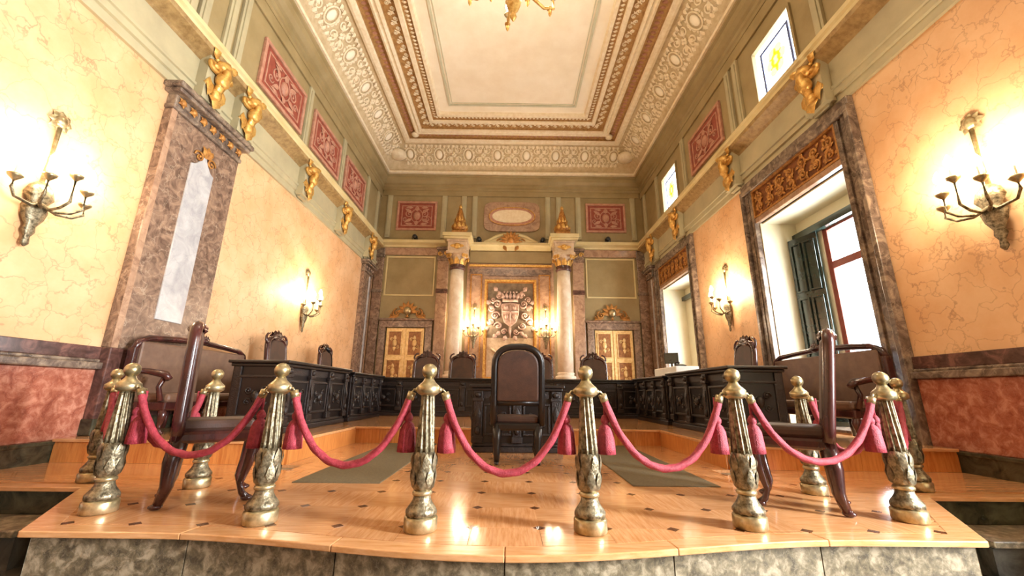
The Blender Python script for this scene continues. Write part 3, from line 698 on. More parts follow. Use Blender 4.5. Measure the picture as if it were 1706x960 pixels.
for sx in (-1,1):
    column(sx)
    p=thing('pilaster','rose marble pilaster between the column and the gilded door by the %s'%SIDE[sx],'pilaster',(sx*2.66,Y1,DZ),kind='structure')
    part('shaft', MB().box(-.21,.21,-.16,0,.9,5.6), ROSEMARBLE, p, bev=.015)
    part('pedestal', MB().box(-.24,.24,-.2,0,0,.9), MAUVE, p, bev=.015)
    part('band', MB().box(-.23,.23,-.18,0,4.28,4.46), DARKCAP, p, bev=.01)
    part('capital', MB().box(-.24,.24,-.2,0,5.6,5.72).box(-.22,.22,-.18,0,5.72,6.05).box(-.27,.27,-.24,0,6.05,6.16), MAUVE, p, bev=.015)
    cl=MB()
    for k in (-.12,.12): cl.spiral((k,5.9),.1,1.4,.03,0,1 if k>0 else -1,T(0,-.18,0))
    part('volutes', cl, GILT, p, True)
    p=thing('pilaster','narrow mauve corner pilaster on the end wall by the %s'%SIDE[sx],'pilaster',(sx*5.18,Y1,DZ),kind='structure')
    part('shaft', MB().box(-.17,.17,-.12,0,.9,5.75), MAUVE, p, bev=.012)
    part('pedestal', MB().box(-.2,.2,-.15,0,0,.9), DARKCAP, p, bev=.012)
    part('band', MB().box(-.2,.2,-.15,0,4.3,4.42), TAUPE, p, bev=.012)
    part('capital', MB().box(-.2,.2,-.15,0,5.75,5.85).box(-.18,.18,-.13,0,5.85,6.12), TAUPE, p, bev=.012)
# central aedicule panelling
ad=thing('trim_%d'%k_,'rose marble panelling between the two cream columns','panelling',kind='structure'); k_+=1
part('back_panel', MB().box(-1.7,1.7,Y1-.06,Y1,DZ,5.9), ROSEMARBLE, ad)
for sx in (-1,1): part('side_panel', MB().frame(.46,3.6,.05,.05,T(sx*1.33,Y1-.06,3.55)), GILTDARK, ad, bev=.008)
part('gilt_line', MB().box(-1.62,1.62,Y1-.13,Y1-.06,5.66,5.74), GILT, ad)
part('dark_band', MB().box(-1.6,1.6,Y1-.1,Y1-.06,5.28,5.56), MAUVE, ad, bev=.01)
part('lower_frieze', MB().box(-1.62,1.62,Y1-.12,Y1,5.8,6.28), OLIVE, ad, bev=.01)
pd=thing('pediment','carved broken pediment with shell above the crest','pediment',(0,Y1-.14,6.62))
pm=MB()
for sx in (-1,1): pm.tube([(sx*1.02,-.1,0.03),(sx*.85,-.1,.1),(sx*.6,-.1,.24),(sx*.3,-.1,.33),(0,-.1,.36)],[.05,.06,.07,.07,.07],7)
part('rake', pm, CREAMTRIM, pd, True)
sh=MB()
for k in range(9): sh.leaf((0,.02),PI*k/8,.46,.16,.14,T(0,-.14,0))
sh.ball((0,-.16,.1),(.16,.1,.16),10,6)
for sx in (-1,1): sh.spiral((sx*.42,.0),.16,1.4,.04,PI/2,-sx,T(0,-.1,0)); sh.leaf((sx*.3,-.12),-PI/2-sx*.5,.3,.16,.08,T(0,-.12,0))
part('shell', sh, GILTDARK, pd, True)
part('base', MB().box(-1.08,1.08,-.16,.1,-.0,.04).prism([(-.95,0.04),(.95,0.04),(.6,.24),(.3,.33),(-.3,.33),(-.6,.24)],.06,.1,XZ), CREAMTRIM, pd, bev=.01)
cr_=thing('framed_crest','gold framed panel with carved coat of arms behind the judges chairs','crest',(0.01,Y1-.06,3.2))
part('frame', MB().frame(2.0,3.84,.085,.12), GILT, cr_, bev=.015)
part('inner_moulding', MB().frame(1.84,3.68,.05,.06), GILTDARK, cr_, bev=.01)
part('field', MB().box(-.92,.92,-.03,0,-.35,1.84), CRESTFIELD, cr_)
part('lower_field', MB().box(-.92,.92,-.03,0,-1.84,-.35), STONEREL, cr_)
shp=[(-.34,.95),(-.2,.98),(0,1.0),(.2,.98),(.34,.95),(.33,.55),(.24,.25),(0,.05),(-.24,.25),(-.33,.55)]
part('shield', MB().prism(shp[::-1],.03,.12,XZ), CRESTREL, cr_, bev=.03)
sq=MB(); sq.box(-.3,.3,-.15,-.12,.62,.67).box(-.02,.02,-.15,-.12,.2,.93)
sq.ball((-.16,-.13,.8),(.08,.04,.08),8,5); sq.ball((.16,-.13,.45),(.08,.04,.1),8,5); sq.ball((.16,-.13,.8),(.07,.04,.08),8,5); sq.ball((-.14,-.13,.45),(.07,.04,.1),8,5)
part('shield_charges', sq, CRESTREL, cr_, True)
cw=MB()
for k in range(5): cw.leaf((-.24+.12*k,1.12),PI/2+(.3-.15*k),.3,.13,.1,T(0,-.05,0)); cw.ball((-.24+.12*k,-.1,1.42),.035,6,4)
cw.box(-.3,.3,-.12,-.03,1.03,1.14)
part('crown', cw, CRESTREL, cr_, True)
mn=MB()
for sx in (-1,1):
    mn.spiral((sx*.5,.95),.17,1.5,.045,PI,sx,d=.05); mn.spiral((sx*.56,.5),.17,1.5,.045,0,-sx,d=.05); mn.spiral((sx*.46,.1),.15,1.4,.04,PI,sx,d=.05); mn.spiral((sx*.22,-.12),.12,1.4,.035,0,-sx,d=.05)
    mn.spiral((sx*.72,.78),.13,1.4,.04,0,sx,d=.03); mn.spiral((sx*.74,.28),.14,1.4,.04,PI,-sx,d=.03); mn.spiral((sx*.42,1.28),.13,1.4,.04,0,sx,d=.03); mn.spiral((sx*.68,1.12),.12,1.3,.035,PI,-sx,d=.03)
    for a,b,c in ((.5,1.45,.9),(.75,.98,.3),(.8,.05,-.5),(.5,-.2,-.9),(.15,-.25,-1.2)): mn.leaf((sx*a,b),c if sx>0 else PI-c,.24,.18,.1,T(0,-.04,0))
    for a,b,c in ((.36,1.25,1.1),(.6,.75,.5),(.62,.25,-.3),(.36,-.1,-.8)): mn.leaf((sx*a,b),c if sx>0 else PI-c,.26,.16,.1,T(0,-.04,0))
mn.tube([(0,-.07,.05),(0,-.09,-.1),(0,-.06,-.34)],[.05,.06,.02],6)
part('mantling', mn, CRESTREL, cr_, True)
part('garland', MB().tube([(-.7,-.06,-.75),(-.45,-.09,-.95),(-.2,-.09,-.98),(0,-.09,-.9),(.2,-.09,-.98),(.45,-.09,-.95),(.7,-.06,-.75)],[.03,.06,.06,.05,.06,.06,.03],7), STONEREL, cr_, True)
for di,sx in enumerate((-1,1)):
    d=thing('door_%d'%(di+1),'gilded double door with dark marble frame by the %s'%SIDE[sx],'door',(sx*3.94,Y1,DZ),kind='structure')
    part('frame', MB().box(-1.0,-.75,-.16,0,0,2.94).box(.75,1.0,-.16,0,0,2.94).box(-1.0,1.0,-.16,0,2.94,3.2).box(-1.06,1.06,-.22,0,3.2,3.28), MAUVE, d, bev=.015)
    for sl_ in (-1,1):
        lf=part('leaf', MB().box(-.34,.34,-.07,0,0.02,2.92), DOORGILT, d, bev=.01, loc=(sl_*.37,-.02,0))
        for z0,z1 in ((.15,.75),(.87,1.75),(1.87,2.82)):
            part('door_panel', MB().box(-.24,.24,-.08,-.06,z0+.03,z1-.03), DOORPANEL, lf)
            part('panel_moulding', MB().frame(.54,z1-z0,.04,.035,T(0,-.07,(z0+z1)/2)), DOORGILT, lf, bev=.008)
        ov=MB()
        for z in (.45,1.3,2.35):
            ov.ball((0,-.09,z),(.09,.03,.14),8,5); ov.spiral((-.12,z+.14),.08,1.3,.018,0,1,T(0,-.08,0),n=10,k=4); ov.spiral((.12,z-.14),.08,1.3,.018,PI,1,T(0,-.08,0),n=10,k=4)
            ov.leaf((0,z+.1),PI/2,.2,.12,.05,T(0,-.08,0)); ov.leaf((0,z-.1),-PI/2,.2,.12,.05,T(0,-.08,0))
        part('carving', ov, DOORGILT, lf, True)
    part('astragal', MB().box(-.03,.03,-.12,-.02,0.02,2.92), DOORGILT, d, bev=.008)
    oo=thing('overdoor_ornament','gilt shell ornament over the gilded door by the %s'%SIDE[sx],'ornament',(sx*3.92,Y1-.05,3.62))
    om=MB()
    for k in range(7): om.leaf((0,.2),PI*k/6,.42,.16,.1)
    for s2 in (-1,1):
        om.spiral((s2*.42,.16),.16,1.5,.035,PI/2,-s2); om.spiral((s2*.62,.06),.09,1.3,.025,PI/2,s2); om.leaf((s2*.3,.05),-.3 if s2>0 else PI+.3,.5,.14,.08)
    part('foliage', om, GILTDARK, oo, True)
    part('boss', MB().ball((0,-.1,.22),(.15,.13,.16),14,8), BRASSHI, oo, True)
    part('drop', MB().tube([(0,-.06,.1),(0,-.08,-.05)],[.05,.03],6).ball((0,-.08,-.02),(.07,.05,.03),8,5), GILTDARK, oo, True)
for x,l in ((-3.82,'small black spotlight on the ledge over the door by the windowless wall'),(-1.27,'small black spotlight on the pediment end by the windowless wall'),(1.27,'small black spotlight on the pediment end by the window wall'),(3.86,'small black spotlight on the ledge over the door by the window wall')):
    z=6.69 if abs(x)>2 else 6.62
    s_=thing('spotlight',l,'spotlight',(x,Y1-.22,z))
    part('body', MB().lathe([(.07,-.12),(.085,-.1),(.085,.1),(.06,.13)],12,T(0,0,.13,rx=PI/2)), BLACK, s_, True)
    part('bracket', MB().box(-.11,.11,-.04,.04,0,.02).box(-.11,-.09,-.03,.03,.0,.15).box(.09,.11,-.03,.03,0,.15), BLACK, s_)

# ------------------------------------------------------------------ sconces and chandelier
def cup_candle(root,x,y,z,hb=.14):
    part('cup', MB().lathe([(.012,-.05),(.03,-.03),(.06,0),(.065,.02),(.045,.03)],12,T(x,y,z)), BRASSHI, root, True)
    cn=part('candle', MB().lathe([(.018,.02),(.018,hb)],8,T(x,y,z)), PLASTER, root)
    part('bulb', MB().lathe([(.016,hb),(.042,hb+.04),(.040,hb+.09),(.006,hb+.16)],8,T(x,y,z)), BULB, cn, True)
def make_sconce():
    r=thing('wall_sconce','','wall sconce')
    part('backplate', MB().lathe([(.01,-.62),(.04,-.58),(.03,-.5),(.06,-.44),(.05,-.38),(.1,-.28),(.12,-.18),(.09,-.1),(.14,-.02),(.11,.08),(.05,.14)],12,T(0,-.07,0)@Matrix.Diagonal((1,.55,1,1)),mod=lambda a,z:1+.1*math.cos(5*a)), BRASS, r, True)
    part('stem', MB().tube([(0,-.04,.1),(0,-.05,.5),(0,-.04,.86)],[.025,.018,.025],7), BRASSHI, r, True)
    ro=MB(); ro.ball((0,-.03,.95),(.07,.05,.08),10,6)
    for k in range(8): ro.leaf((.0,.95),k*PI/4,.14,.09,.05)
    part('rosette', ro, BRASSHI, r, True)
    for x,y,z in ((-.36,-.2,.03),(-.2,-.36,.12),(0,-.42,.22),(.2,-.36,.12),(.36,-.2,.03)):
        part('arm', MB().tube([(0,-.08,-.1),(x*.35,-.12+y*.25,-.19),(x*.8,y*.8,-.16),(x*1.02,y*1.02,-.09),(x,y,z-.04)],[.022,.018,.016,.016,.012],6), BRASS, r, True)
        cup_candle(r,x,y,z)
    return r
SC=make_sconce()
sc_list=((-W,4.2,2.95,PI/2,'brass candelabra sconce near the wide inlaid pilaster, windowless wall'),(-W,10.35,2.9,PI/2,'brass sconce on the pale wall behind the high backed chairs'),
    (W,4.06,3.0,-PI/2,'brass candelabra sconce beside the shuttered window surround'),(W,9.65,2.95,-PI/2,'brass sconce on the orange wall between two marble window surrounds'),
    (-1.36,Y1-.1,3.05,0,'brass sconce beside the crest by the windowless wall'),(1.36,Y1-.1,3.05,0,'brass sconce beside the crest by the window wall'))
SCP=(26,27,26,27,30,30)
for i,(x,y,z,rz,l) in enumerate(sc_list):
    o=SC if i==0 else copy_tree(SC); o.location=(x,y,z); o.rotation_euler=(0,0,rz); o['label']=l
    for lx,ly in ((-.3,-.3),(0,-.42),(.3,-.3)): lamp(o,(lx,ly,.42),SCP[i],.06)
ch=thing('chandelier','large gilt brass chandelier hanging from the ceiling centre','chandelier',(0.0,5.65,10.58))
part('chain', MB().tube([(0,0,0),(0,0,-1.0)],.025,8), BRASS, ch)
part('ceiling_rose', MB().lathe([(.35,0),(.33,-.05),(.15,-.1),(.05,-.16)],20), COVEREL, ch, True)
part('stem', MB().lathe([(.03,-.95),(.1,-1.05),(.06,-1.2),(.16,-1.4),(.2,-1.55),(.1,-1.75),(.07,-2.0),(.14,-2.15),(.24,-2.35),(.26,-2.5),(.16,-2.7),(.08,-2.85),(.11,-2.95),(.14,-3.05),(.1,-3.2),(.04,-3.3),(.06,-3.38),(.01,-3.48)],20,mod=lambda a,z:1+.05*math.cos(8*a)), GILT, ch, True)
for k in range(12):
    a=2*PI*k/12+.13; R_=.98 if k%2 else .8; zz=-2.25 if k%2 else -1.85
    P=lambda r,z:(r*math.cos(a),r*math.sin(a),z)
    ar=part('arm', MB().tube([P(.15,-2.4),P(.35,-2.62 if k%2 else -2.3),P(R_*.75,-2.66 if k%2 else -2.3),P(R_,-2.5 if k%2 else -2.1),P(R_,zz-.05)],[.035,.03,.03,.028,.02],7), GILT, ch, True)
    part('drop', MB().lathe([(.005,-.18),(.03,-.13),(.04,-.07),(.02,0)],8,T(*P(R_*.9,-2.58 if k%2 else -2.2))).lathe([(.06,0),(.02,.06)],8,T(*P(R_*.9,-2.58 if k%2 else -2.2))), GILT, ar, True)
    cup_candle(ch,*P(R_,zz),.16)
for k in range(6):
    a=PI/3*k; lamp(ch,(.95*math.cos(a),.95*math.sin(a),-1.75),38,.12,(1,.89,.72))

# ------------------------------------------------------------------ desks
def panel_unit(par,w,h,zc,M,rich=True):
    pn=part('panel', MB().box(-w/2,w/2,-.02,0,zc-h/2,zc+h/2,M), DARKWOOD, par)
    part('panel_moulding', MB().frame(w,h,.035,.04,M @ T(0,0,zc)), CARVED, pn, bev=.008)
    if rich:
        mb=MB(); mb.ball((0,-.03,zc),(w*.12,.04,h*.14),8,5,M)
        for sx in (-1,1):
            mb.spiral((sx*w*.2,zc+h*.14),min(w,h)*.12,1.3,.014,0,sx,M @ T(0,-.02,0),n=10,k=4); mb.spiral((sx*w*.2,zc-h*.14),min(w,h)*.12,1.3,.014,0,-sx,M @ T(0,-.02,0),n=10,k=4)
        part('carving', mb, CARVED, pn, True)
def desk(name,label,loc,rz,L_,D,H,n):
    d=thing(name,label,'desk',loc,rz); x0,x1,y0,y1=-L_/2,L_/2,-D/2,D/2
    part('body', MB().box(x0+.04,x1-.04,y0+.06,y1-.02,.1,H-.09), DARKWOOD, d)
    part('plinth', MB().box(x0+.01,x1-.01,y0+.02,y1,0,.08).box(x0+.03,x1-.03,y0+.04,y1-.01,.08,.13), CARVED, d, bev=.012)
    part('top', MB().box(x0-.03,x1+.03,y0-.03,y1+.03,H-.045,H).box(x0,x1,y0,y1,H-.09,H-.045), DARKWOOD, d, bev=.012)
    part('frieze', MB().box(x0+.03,x1-.03,y0+.05,y0+.06,H-.2,H-.1), CARVED, d)
    pw=.13
    for k in range(n+1):
        xc=x0+.04+pw/2+(x1-x0-.08-pw)*k/n
        pl=part('pilaster', MB().box(xc-pw/2,xc+pw/2,y0+.005,y0+.06,.13,H-.09).box(xc-pw/2-.015,xc+pw/2+.015,y0-.01,y0+.06,H-.24,H-.19).box(xc-pw/2-.015,xc+pw/2+.015,y0-.01,y0+.06,.13,.22), CARVED, d, bev=.01)
        mb=MB(); mb.ball((xc,y0,H-.15),(.05,.03,.04),8,5); mb.leaf((xc,H-.3),-PI/2,.3,.09,.04,T(0,y0+.005,0)); mb.ball((xc,y0,.3),(.04,.03,.06),8,5)
        part('carving', mb, CARVED, pl, True)
        if k<n:
            xa=x0+.04+pw/2+(x1-x0-.08-pw)*(k+.5)/n; w=(x1-x0-.08-pw)/n-pw-.04
            panel_unit(d,w,H-.5,(H-.2+.16)/2,T(xa,y0+.06,0))
    for sx in (-1,1):
        M=T(sx*(L_/2-.04),0,0,sx*PI/2)
        panel_unit(d,D-.28,H-.42,H/2+.0,M)
        for yy in (-D/2+.1,D/2-.1):
            part('corner_post', MB().box(-.05,.05,-.03,0,.13,H-.09,T(sx*(L_/2-.04),yy,0,sx*PI/2)), CARVED, d, bev=.01)
    return d
H1=.99
for s in (-1,1):
    desk('carved_desk','carved dark wooden side desk with panelled end facing the settee by the %s'%SIDE[s],(s*3.5,6.95,DZ),-s*PI/2,2.3,.8,H1,3)
    desk('carved_desk','low dark side desk joining the long bench by the %s'%SIDE[s],(s*3.47,9.2,DZ),-s*PI/2,1.95,.8,.95,3)
desk('judges_bench','long dark carved judges bench across the dais',(.02,10.82,DZ),0,7.3,.8,.93,9)
desk('witness_desk','small dark panelled desk behind the central armchair',(.13,6.52,0),0,1.36,.6,.955,2)

# ------------------------------------------------------------------ chairs and settees
def arch(w,zb,zt,n=14,sq=.55):
    zs=zt-w*.42; pts=[(-w/2,zb),(-w/2,zs)]
    for i in range(1,n):
        a=PI-PI*i/n; pts.append((w/2*math.copysign(abs(math.cos(a))**sq,math.cos(a)), zs+(zt-zs)*math.sin(a)**sq))
    return pts+[(w/2,zs),(w/2,zb)]
def cabriole(x,y,z,kx,ky,r=.036):     # front leg
    return MB().tube([(x,y,z),(x+.03*kx,y+.045*ky,z-.1),(x+.01*kx,y+.02*ky,z*.5),(x-.02*kx,y-.01*ky,z*.25),(x,y+.01*ky,.06),(x+.02*kx,y+.05*ky,.02)],[r,r*1.35,r*.95,r*.68,r*.62,r*.8],8).ball((x+.02*kx,y+.05*ky,.022),(.032,.045,.022),8,5)
def back_leg(x,y,z,ky,r=.038,kick=1):
    return MB().tube([(x,y,z),(x,y+.02*ky,z*.62),(x,y+.02*ky,z*.3),(x,y+.05*ky,.03)],[r*1.5,r*1.45,r*1.1,r*.8],8).ball((x,y+.06*ky,.022),(.03,.045,.022),8,5)
def make_chair(name,label,loc,rz,w,d,hs,ht,leather,arms=False,crest=1,gap=.06,group=None,lean_a=.11,wood=None,sq=.55,fr_r=.042):
    CW=wood or CHAIRWOOD
    # faces local -Y ; back at +Y
    c=thing(name,label,'armchair' if arms else 'chair',loc,rz,group)
    part('seat_rail', MB().box(-w/2,w/2,-d/2,d/2,hs-.11,hs-.02), CW, c, bev=.025)
    part('seat', MB().box(-w/2+.03,w/2-.03,-d/2+.02,d/2-.04,hs-.03,hs+.06), leather, c, bev=.03)
    for sx in (-1,1):
        part('leg', cabriole(sx*(w/2-.05),-d/2+.05,hs-.05,sx,-1), CW, c, True)
        part('leg', back_leg(sx*(w/2-.05),d/2-.05,hs-.05,1), CW, c, True)
    lean=Matrix.Translation((0,d/2-.03,hs)) @ Matrix.Rotation(-lean_a,4,'X') @ Matrix.Translation((0,0,-hs))
    bw=w*.98; out=arch(bw,hs+gap,ht-.03,sq=sq)
    P3=[(x,.0,z) for x,z in out]
    fr=MB().tube([(P3[0][0],0,hs-.05)]+P3+[(P3[-1][0],0,hs-.05)],fr_r,8,lean,flat=(0,1,0)); fr.box(-bw/2,bw/2,-.028,.028,hs+gap-.01,hs+gap+.05,lean)
    part('back_frame', fr, CW, c, True)
    inn=arch(bw-.07,hs+gap+.04,ht-.075,sq=sq)
    part('back_panel', MB().prism(inn[::-1],-.045,.045,lean @ XZ), leather, c, bev=.02)
    if crest:
        cm=MB(); M=lean @ T(0,0,ht-.05)
        for k in range(5): cm.leaf((0,-.03),PI/2+(k-2)*.55,.13*crest,.09*crest,.05,M @ T(0,-.02,0)); cm.leaf((0,-.03),PI/2+(k-2)*.55,.13*crest,.09*crest,-.05,M @ T(0,.02,0))
        for sx in (-1,1): cm.spiral((sx*.15*crest,-.04),.08*crest,1.3,.028,PI/2,-sx,M); cm.ball((sx*min(.27*crest,bw/2-.03),0,-.12*crest),(.045,.04,.045),8,5,M)
        cm.ball((0,0,.0),(.08*crest,.045,.07*crest),10,6,M)
        part('crest', cm, CW, c, True)
    if arms:
        for sx in (-1,1):
            x=sx*(w/2+.01)
            part('arm', MB().tube([(x,d/2-.02,hs+.30),(x+sx*.02,.08,hs+.29),(x+sx*.03,-d/2+.1,hs+.25),(x+sx*.02,-d/2+.05,hs+.21)],[.028,.03,.036,.03],8).tube([(x+sx*.02,-d/2+.1,hs+.25),(x,-d/2+.16,hs+.1),(x-sx*.02,-d/2+.14,hs-.05)],[.028,.024,.03],8), CW, c, True)
    return c
a=math.atan2(.57,.82)
# local front -Y; facing direction (cos t, sin t) needs rz = t + 90deg
make_chair('side_chair','mahogany side chair turned to the desks, inside the ropes by the windowless wall',(-2.38,3.52,0),a+PI/2,.52,.54,.55,1.37,LEATHER,crest=.7,lean_a=.02)
make_chair('side_chair','mahogany side chair turned to the desks, inside the ropes by the window wall',(2.35,3.53,0),PI-a+PI/2,.52,.54,.55,1.37,LEATHER,crest=.7,lean_a=.14)
make_chair('central_armchair','dark arched brown leather armchair with its back to the ropes',(.12,5.5,0),PI,.6,.56,.50,1.44,LEATHER,True,crest=0,gap=.2,wood=DARKWOOD,sq=.8)
for x,l in ((-2.45,'high carved chair behind the bench in front of the gilded door by the windowless wall'),(-1.38,'high carved chair behind the bench in front of the cream column by the windowless wall'),
            (.9,'high carved chair behind the bench half hidden by the central armchair'),(2.5,'high carved chair behind the bench before the gilded door by the window wall')):
    make_chair('high_chair',l,(x,11.85,DZ),0,.72,.6,.52,1.66,LEATHER,True,crest=1.75,group='judges chairs',fr_r=.055,sq=.7)
for x,y,rz,l in ((-4.45,8.45,PI/2,'high carved chair under the sconce behind the side desk, beside the settee'),(-4.45,10.75,PI/2,'high carved chair by the corner pilaster behind the low side desk'),(4.45,8.3,-PI/2,'high carved chair against the orange wall by the shuttered window')):
    make_chair('high_chair',l,(x,y,DZ),rz,.66,.6,.52,1.66,LEATHER,True,crest=1.75,group='side chairs behind the desks',fr_r=.052,sq=.7)
def settee(label,loc,rz):
    s_=thing('settee',label,'settee',loc,rz); Ls=2.35
    part('back', MB().box(-Ls/2+.06,Ls/2-.06,.2,.3,.5,1.22), SOFALEATHER, s_, bev=.03)
    pts=[(-Ls/2,.25,1.08),(-Ls/2+.05,.25,1.2),(-Ls/2+.2,.25,1.27),(-Ls/4,.25,1.30),(0,.25,1.33),(Ls/4,.25,1.30),(Ls/2-.2,.25,1.27),(Ls/2-.05,.25,1.2),(Ls/2,.25,1.08)]
    part('top_rail', MB().tube(pts,.045,8,flat=(0,1,0)), CHAIRWOOD, s_, True)
    cm=MB(); cm.ball((0,.2,1.34),(.12,.05,.06),10,6)
    for k in range(5): cm.leaf((0,1.32),PI/2+(k-2)*.5,.13,.08,.04,T(0,.2,0))
    part('crest', cm, CHAIRWOOD, s_, True)
    for sx in (-1,1):
        part('back_post', MB().box(sx*Ls/2-.04,sx*Ls/2+.04,.2,.3,.02,1.12), CHAIRWOOD, s_, bev=.015)
        part('arm', MB().tube([(sx*Ls/2,.25,.82),(sx*(Ls/2+.02),-.05,.80),(sx*(Ls/2+.02),-.28,.76),(sx*(Ls/2+.01),-.33,.70)],[.035,.04,.05,.04],8).tube([(sx*Ls/2,-.27,.76),(sx*Ls/2,-.2,.6),(sx*Ls/2,-.26,.42)],[.035,.03,.035],8), CHAIRWOOD, s_, True)
    part('seat', MB().box(-Ls/2+.04,Ls/2-.04,-.32,.22,.4,.52), SOFALEATHER, s_, bev=.04)
    part('seat_rail', MB().box(-Ls/2,Ls/2,-.33,.3,.3,.41), CHAIRWOOD, s_, bev=.02)
    part('rear_panel', MB().box(-Ls/2+.04,Ls/2-.04,.27,.31,.4,1.2), CHAIRWOOD, s_)
    for x in (-Ls/2+.06,-Ls/6,Ls/6,Ls/2-.06):
        part('leg', cabriole(x,-.26,.34,1 if x>0 else -1,-1,.038), CHAIRWOOD, s_, True)
        part('leg', MB().tube([(x,.24,.34),(x,.25,.15),(x,.26,.02)],[.035,.03,.026],8), CHAIRWOOD, s_, True)
settee('tan leather settee with carved rail below the wide inlaid pilaster',(-4.83,6.72,DZ),PI/2)
settee('tan leather settee with carved rail in front of the shuttered window',(4.83,6.65,DZ),-PI/2)

# ------------------------------------------------------------------ things on the desks
m_=thing('desk_microphone','black gooseneck microphone on the dark side desk','microphone',(-3.62,8.42,DZ+.95))
part('base', MB().box(-.06,.06,-.08,.08,0,.03), BLACK, m_, bev=.01)
part('gooseneck', MB().tube([(0,0,.03),(0,-.01,.2),(0,-.06,.33),(0,-.2,.40)],.012,7), BLACK, m_, True)
part('capsule', MB().tube([(0,-.19,.395),(0,-.33,.45)],[.032,.034],8), BLACK, m_, True)
wbx=thing('white_stand','low white cloth covered stand on the dark side desk by the windows','stand',(3.62,8.95,DZ+.95))
part('cover', MB().box(-.24,.24,-.62,.62,.02,.2), WHITE, wbx, bev=.015); part('foot', MB().box(-.22,.22,-.6,.6,0,.02), BLACK, wbx)
mo=thing('desk_monitor','small dark screen standing on the white covered stand','monitor',(3.62,9.12,DZ+1.15),-.5)
part('screen', MB().box(-.15,.15,-.015,.02,.1,.34), BLACK, mo, bev=.006); part('stand', MB().box(-.02,.02,0,.03,.02,.14).box(-.09,.09,-.06,.08,0,.02), BLACK, mo)
part('display', MB().box(-.135,.135,-.018,-.0152,.115,.325), SHUTTER, mo)
ph=thing('desk_telephone','small dark telephone lying on the white covered stand','telephone',(3.6,8.62,DZ+1.15))
part('body', MB().extr([(-.1,0),(.1,0),(.1,.07),(-.1,.03)],'x',-.09,.09), BLACK, ph, bev=.006); part('handset', MB().tube([(-.07,-.09,.08),(-.07,0,.10),(-.07,.09,.08)],[.028,.016,.028],8), BLACK, ph, True)

# ------------------------------------------------------------------ rope posts and ropes
def make_post():
    p=thing('rope_post','','stanchion')
    part('base', MB().lathe([(.098,0),(.104,.008),(.104,.072),(.096,.082),(.086,.086)],28), BRASSHI, p, True)
    part('bell_foot', MB().lathe([(.086,.084),(.094,.095),(.094,.115),(.084,.13),(.066,.155),(.054,.18),(.05,.205)],24,mod=lambda a,z:1+.05*math.cos(12*a)), BRASS, p, True)
    part('ring', MB().lathe([(.048,.2),(.062,.205),(.064,.22),(.052,.235)],22), BRASSHI, p, True)
    bulb=part('leaf_bulb', MB().lathe([(.052,.232),(.066,.25),(.075,.30),(.075,.36),(.070,.42),(.063,.46)],40,mod=lambda a,z:1+.10*abs(math.cos(4*a))-.07*abs(math.sin(z*38))), BRASS, p, True)
    lf=MB()
    for k in range(8):
        for z,r,o in ((.25,.072,0),(.34,.074,.4)):
            lf.leaf((0,z),PI/2,.12,.055,.014,T(0,0,0,k*PI/4+o) @ T(0,-r,0))
    part('acanthus_leaves', lf, BRASS, bulb, True)
    n=24; prof=[(.066-.022*t,.455+.365*t) for t in [i/10 for i in range(11)]]
    part('fluted_shaft', MB().lathe(prof,88,mod=lambda a,z:1-.24*abs(math.cos(5.5*a+z*5))**1.5), BRASS, p, True)
    part('collar', MB().lathe([(.042,.81),(.06,.82),(.074,.83),(.076,.87),(.06,.885),(.044,.9),(.034,.915),(.028,.93)],26), BRASSHI, p, True)
    part('ball', MB().ball((0,0,.972),.052,16,10), BRASSHI, p, True)
    return p
PF=make_post()
SH={-1:'windowless',1:'window'}
posts={}
plist=[]
for s in (-1,1):
    plist+=[(('c',s),s*.533,2.83,'brass rope post at the middle rope, nearer the %s wall'%SH[s]),
            (('m',s),s*1.60,2.94,'brass rope post on the stage edge before the chair by the %s wall'%SH[s]),
            (('o',s),s*2.83,3.13,'brass rope post at the front stage corner by the %s wall'%SH[s]),
            (('b',s),s*2.74,3.92,'brass rope post behind the side chair by the %s wall'%SH[s]),
            (('w',s),s*3.85,4.10,'brass rope post alone on the stage wing by the %s wall'%SH[s])]
for i,(k,x,y,l) in enumerate(plist):
    o=PF if i==0 else copy_tree(PF); o.location=(x,y,0); o['label']=l; o['group']='brass rope posts'
    posts[k]=(Vector((x,y,0)),o)
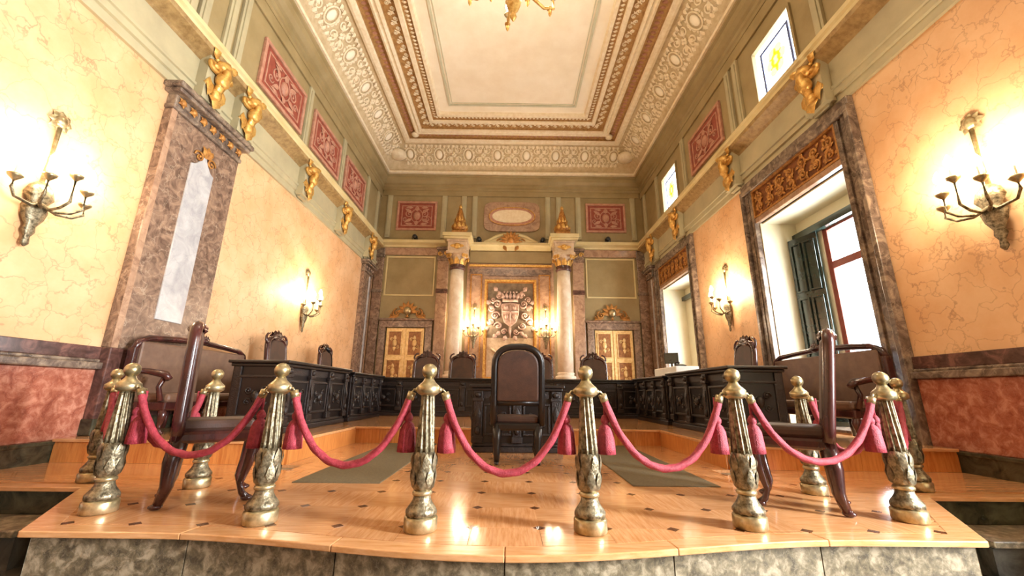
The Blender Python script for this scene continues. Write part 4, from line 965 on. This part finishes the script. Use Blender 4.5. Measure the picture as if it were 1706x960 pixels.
tm=MB().lathe([(.012,.0),(.02,-.01),(.03,-.03),(.028,-.05),(.02,-.06),(.034,-.075),(.048,-.11),(.056,-.2),(.058,-.25)],30,mod=lambda a,z:1+(.07*math.cos(15*a) if z<-.07 else 0))
TAS=mesh_of('tassel',tm,ROPE,True)
HK=mesh_of('hook',MB().tube([(.06,0,.85),(.10,0,.85),(.115,0,.835),(.10,0,.82)],.009,6).ball((.075,0,.85),.018,8,5),BRASSHI,True)
def rope(a,b,sag,label,to=.02):
    pa,oa=posts[a]; pb,ob=posts[b]; d=(pb-pa); dn=d.normalized(); ang=math.atan2(dn.y,dn.x)
    r=thing('rope',label,'rope',tuple(pa),0,'crimson barrier ropes')
    A=dn*.115; Bq=d-dn*.115; n=44; pts=[]
    for i in range(n+1):
        t=i/n; q=A+(Bq-A)*t; k=(math.cosh(2.1*(2*t-1))-math.cosh(2.1))/(math.cosh(2.1)-1)
        pts.append((q.x,q.y,.822+sag*k))
    part('cord', MB().tube(pts,.024,10,twist=.12), ROPE, r, True)
    for (q,e,sg2) in ((A,pts[0],1),(Bq,pts[-1],-1)):
        d2=(Vector(pts[2 if sg2>0 else -3])-Vector(e))
        part('end_cap', MB().tube([Vector(e)-d2*.1,Vector(e)+d2*.35],.027,10), BRASSHI, r, True)
        tp=Vector((e[0],e[1],0))+dn*sg2*to+Vector((-dn.y,dn.x,0))*.03*(1 if dn.x>0 else -1)
        t_=part('tassel', TAS, None, r, loc=(tp.x,tp.y,.70))
        part('tassel_cord', MB().tube([(0,0,.12),(0,0,0)],.01,6), ROPE, t_, True)
    part('hook', HK, None, oa, rot=(0,0,ang)); part('hook', HK, None, ob, rot=(0,0,ang+PI))
rope(('c',-1),('c',1),.49,'crimson rope hanging between the two middle posts before the armchair')
for s in (-1,1):
    rope(('c',s),('m',s),.46,'crimson rope over the carpet runner by the %s wall'%SH[s])
    rope(('m',s),('o',s),.43,'crimson rope hanging in front of the side chair by the %s wall'%SH[s])
    rope(('o',s),('b',s),.43,'short crimson rope beside the side chair by the %s wall, running back'%SH[s])
    rope(('o',s),('w',s),.40,'crimson rope from the stage corner to the wing post by the %s wall'%SH[s],.09)
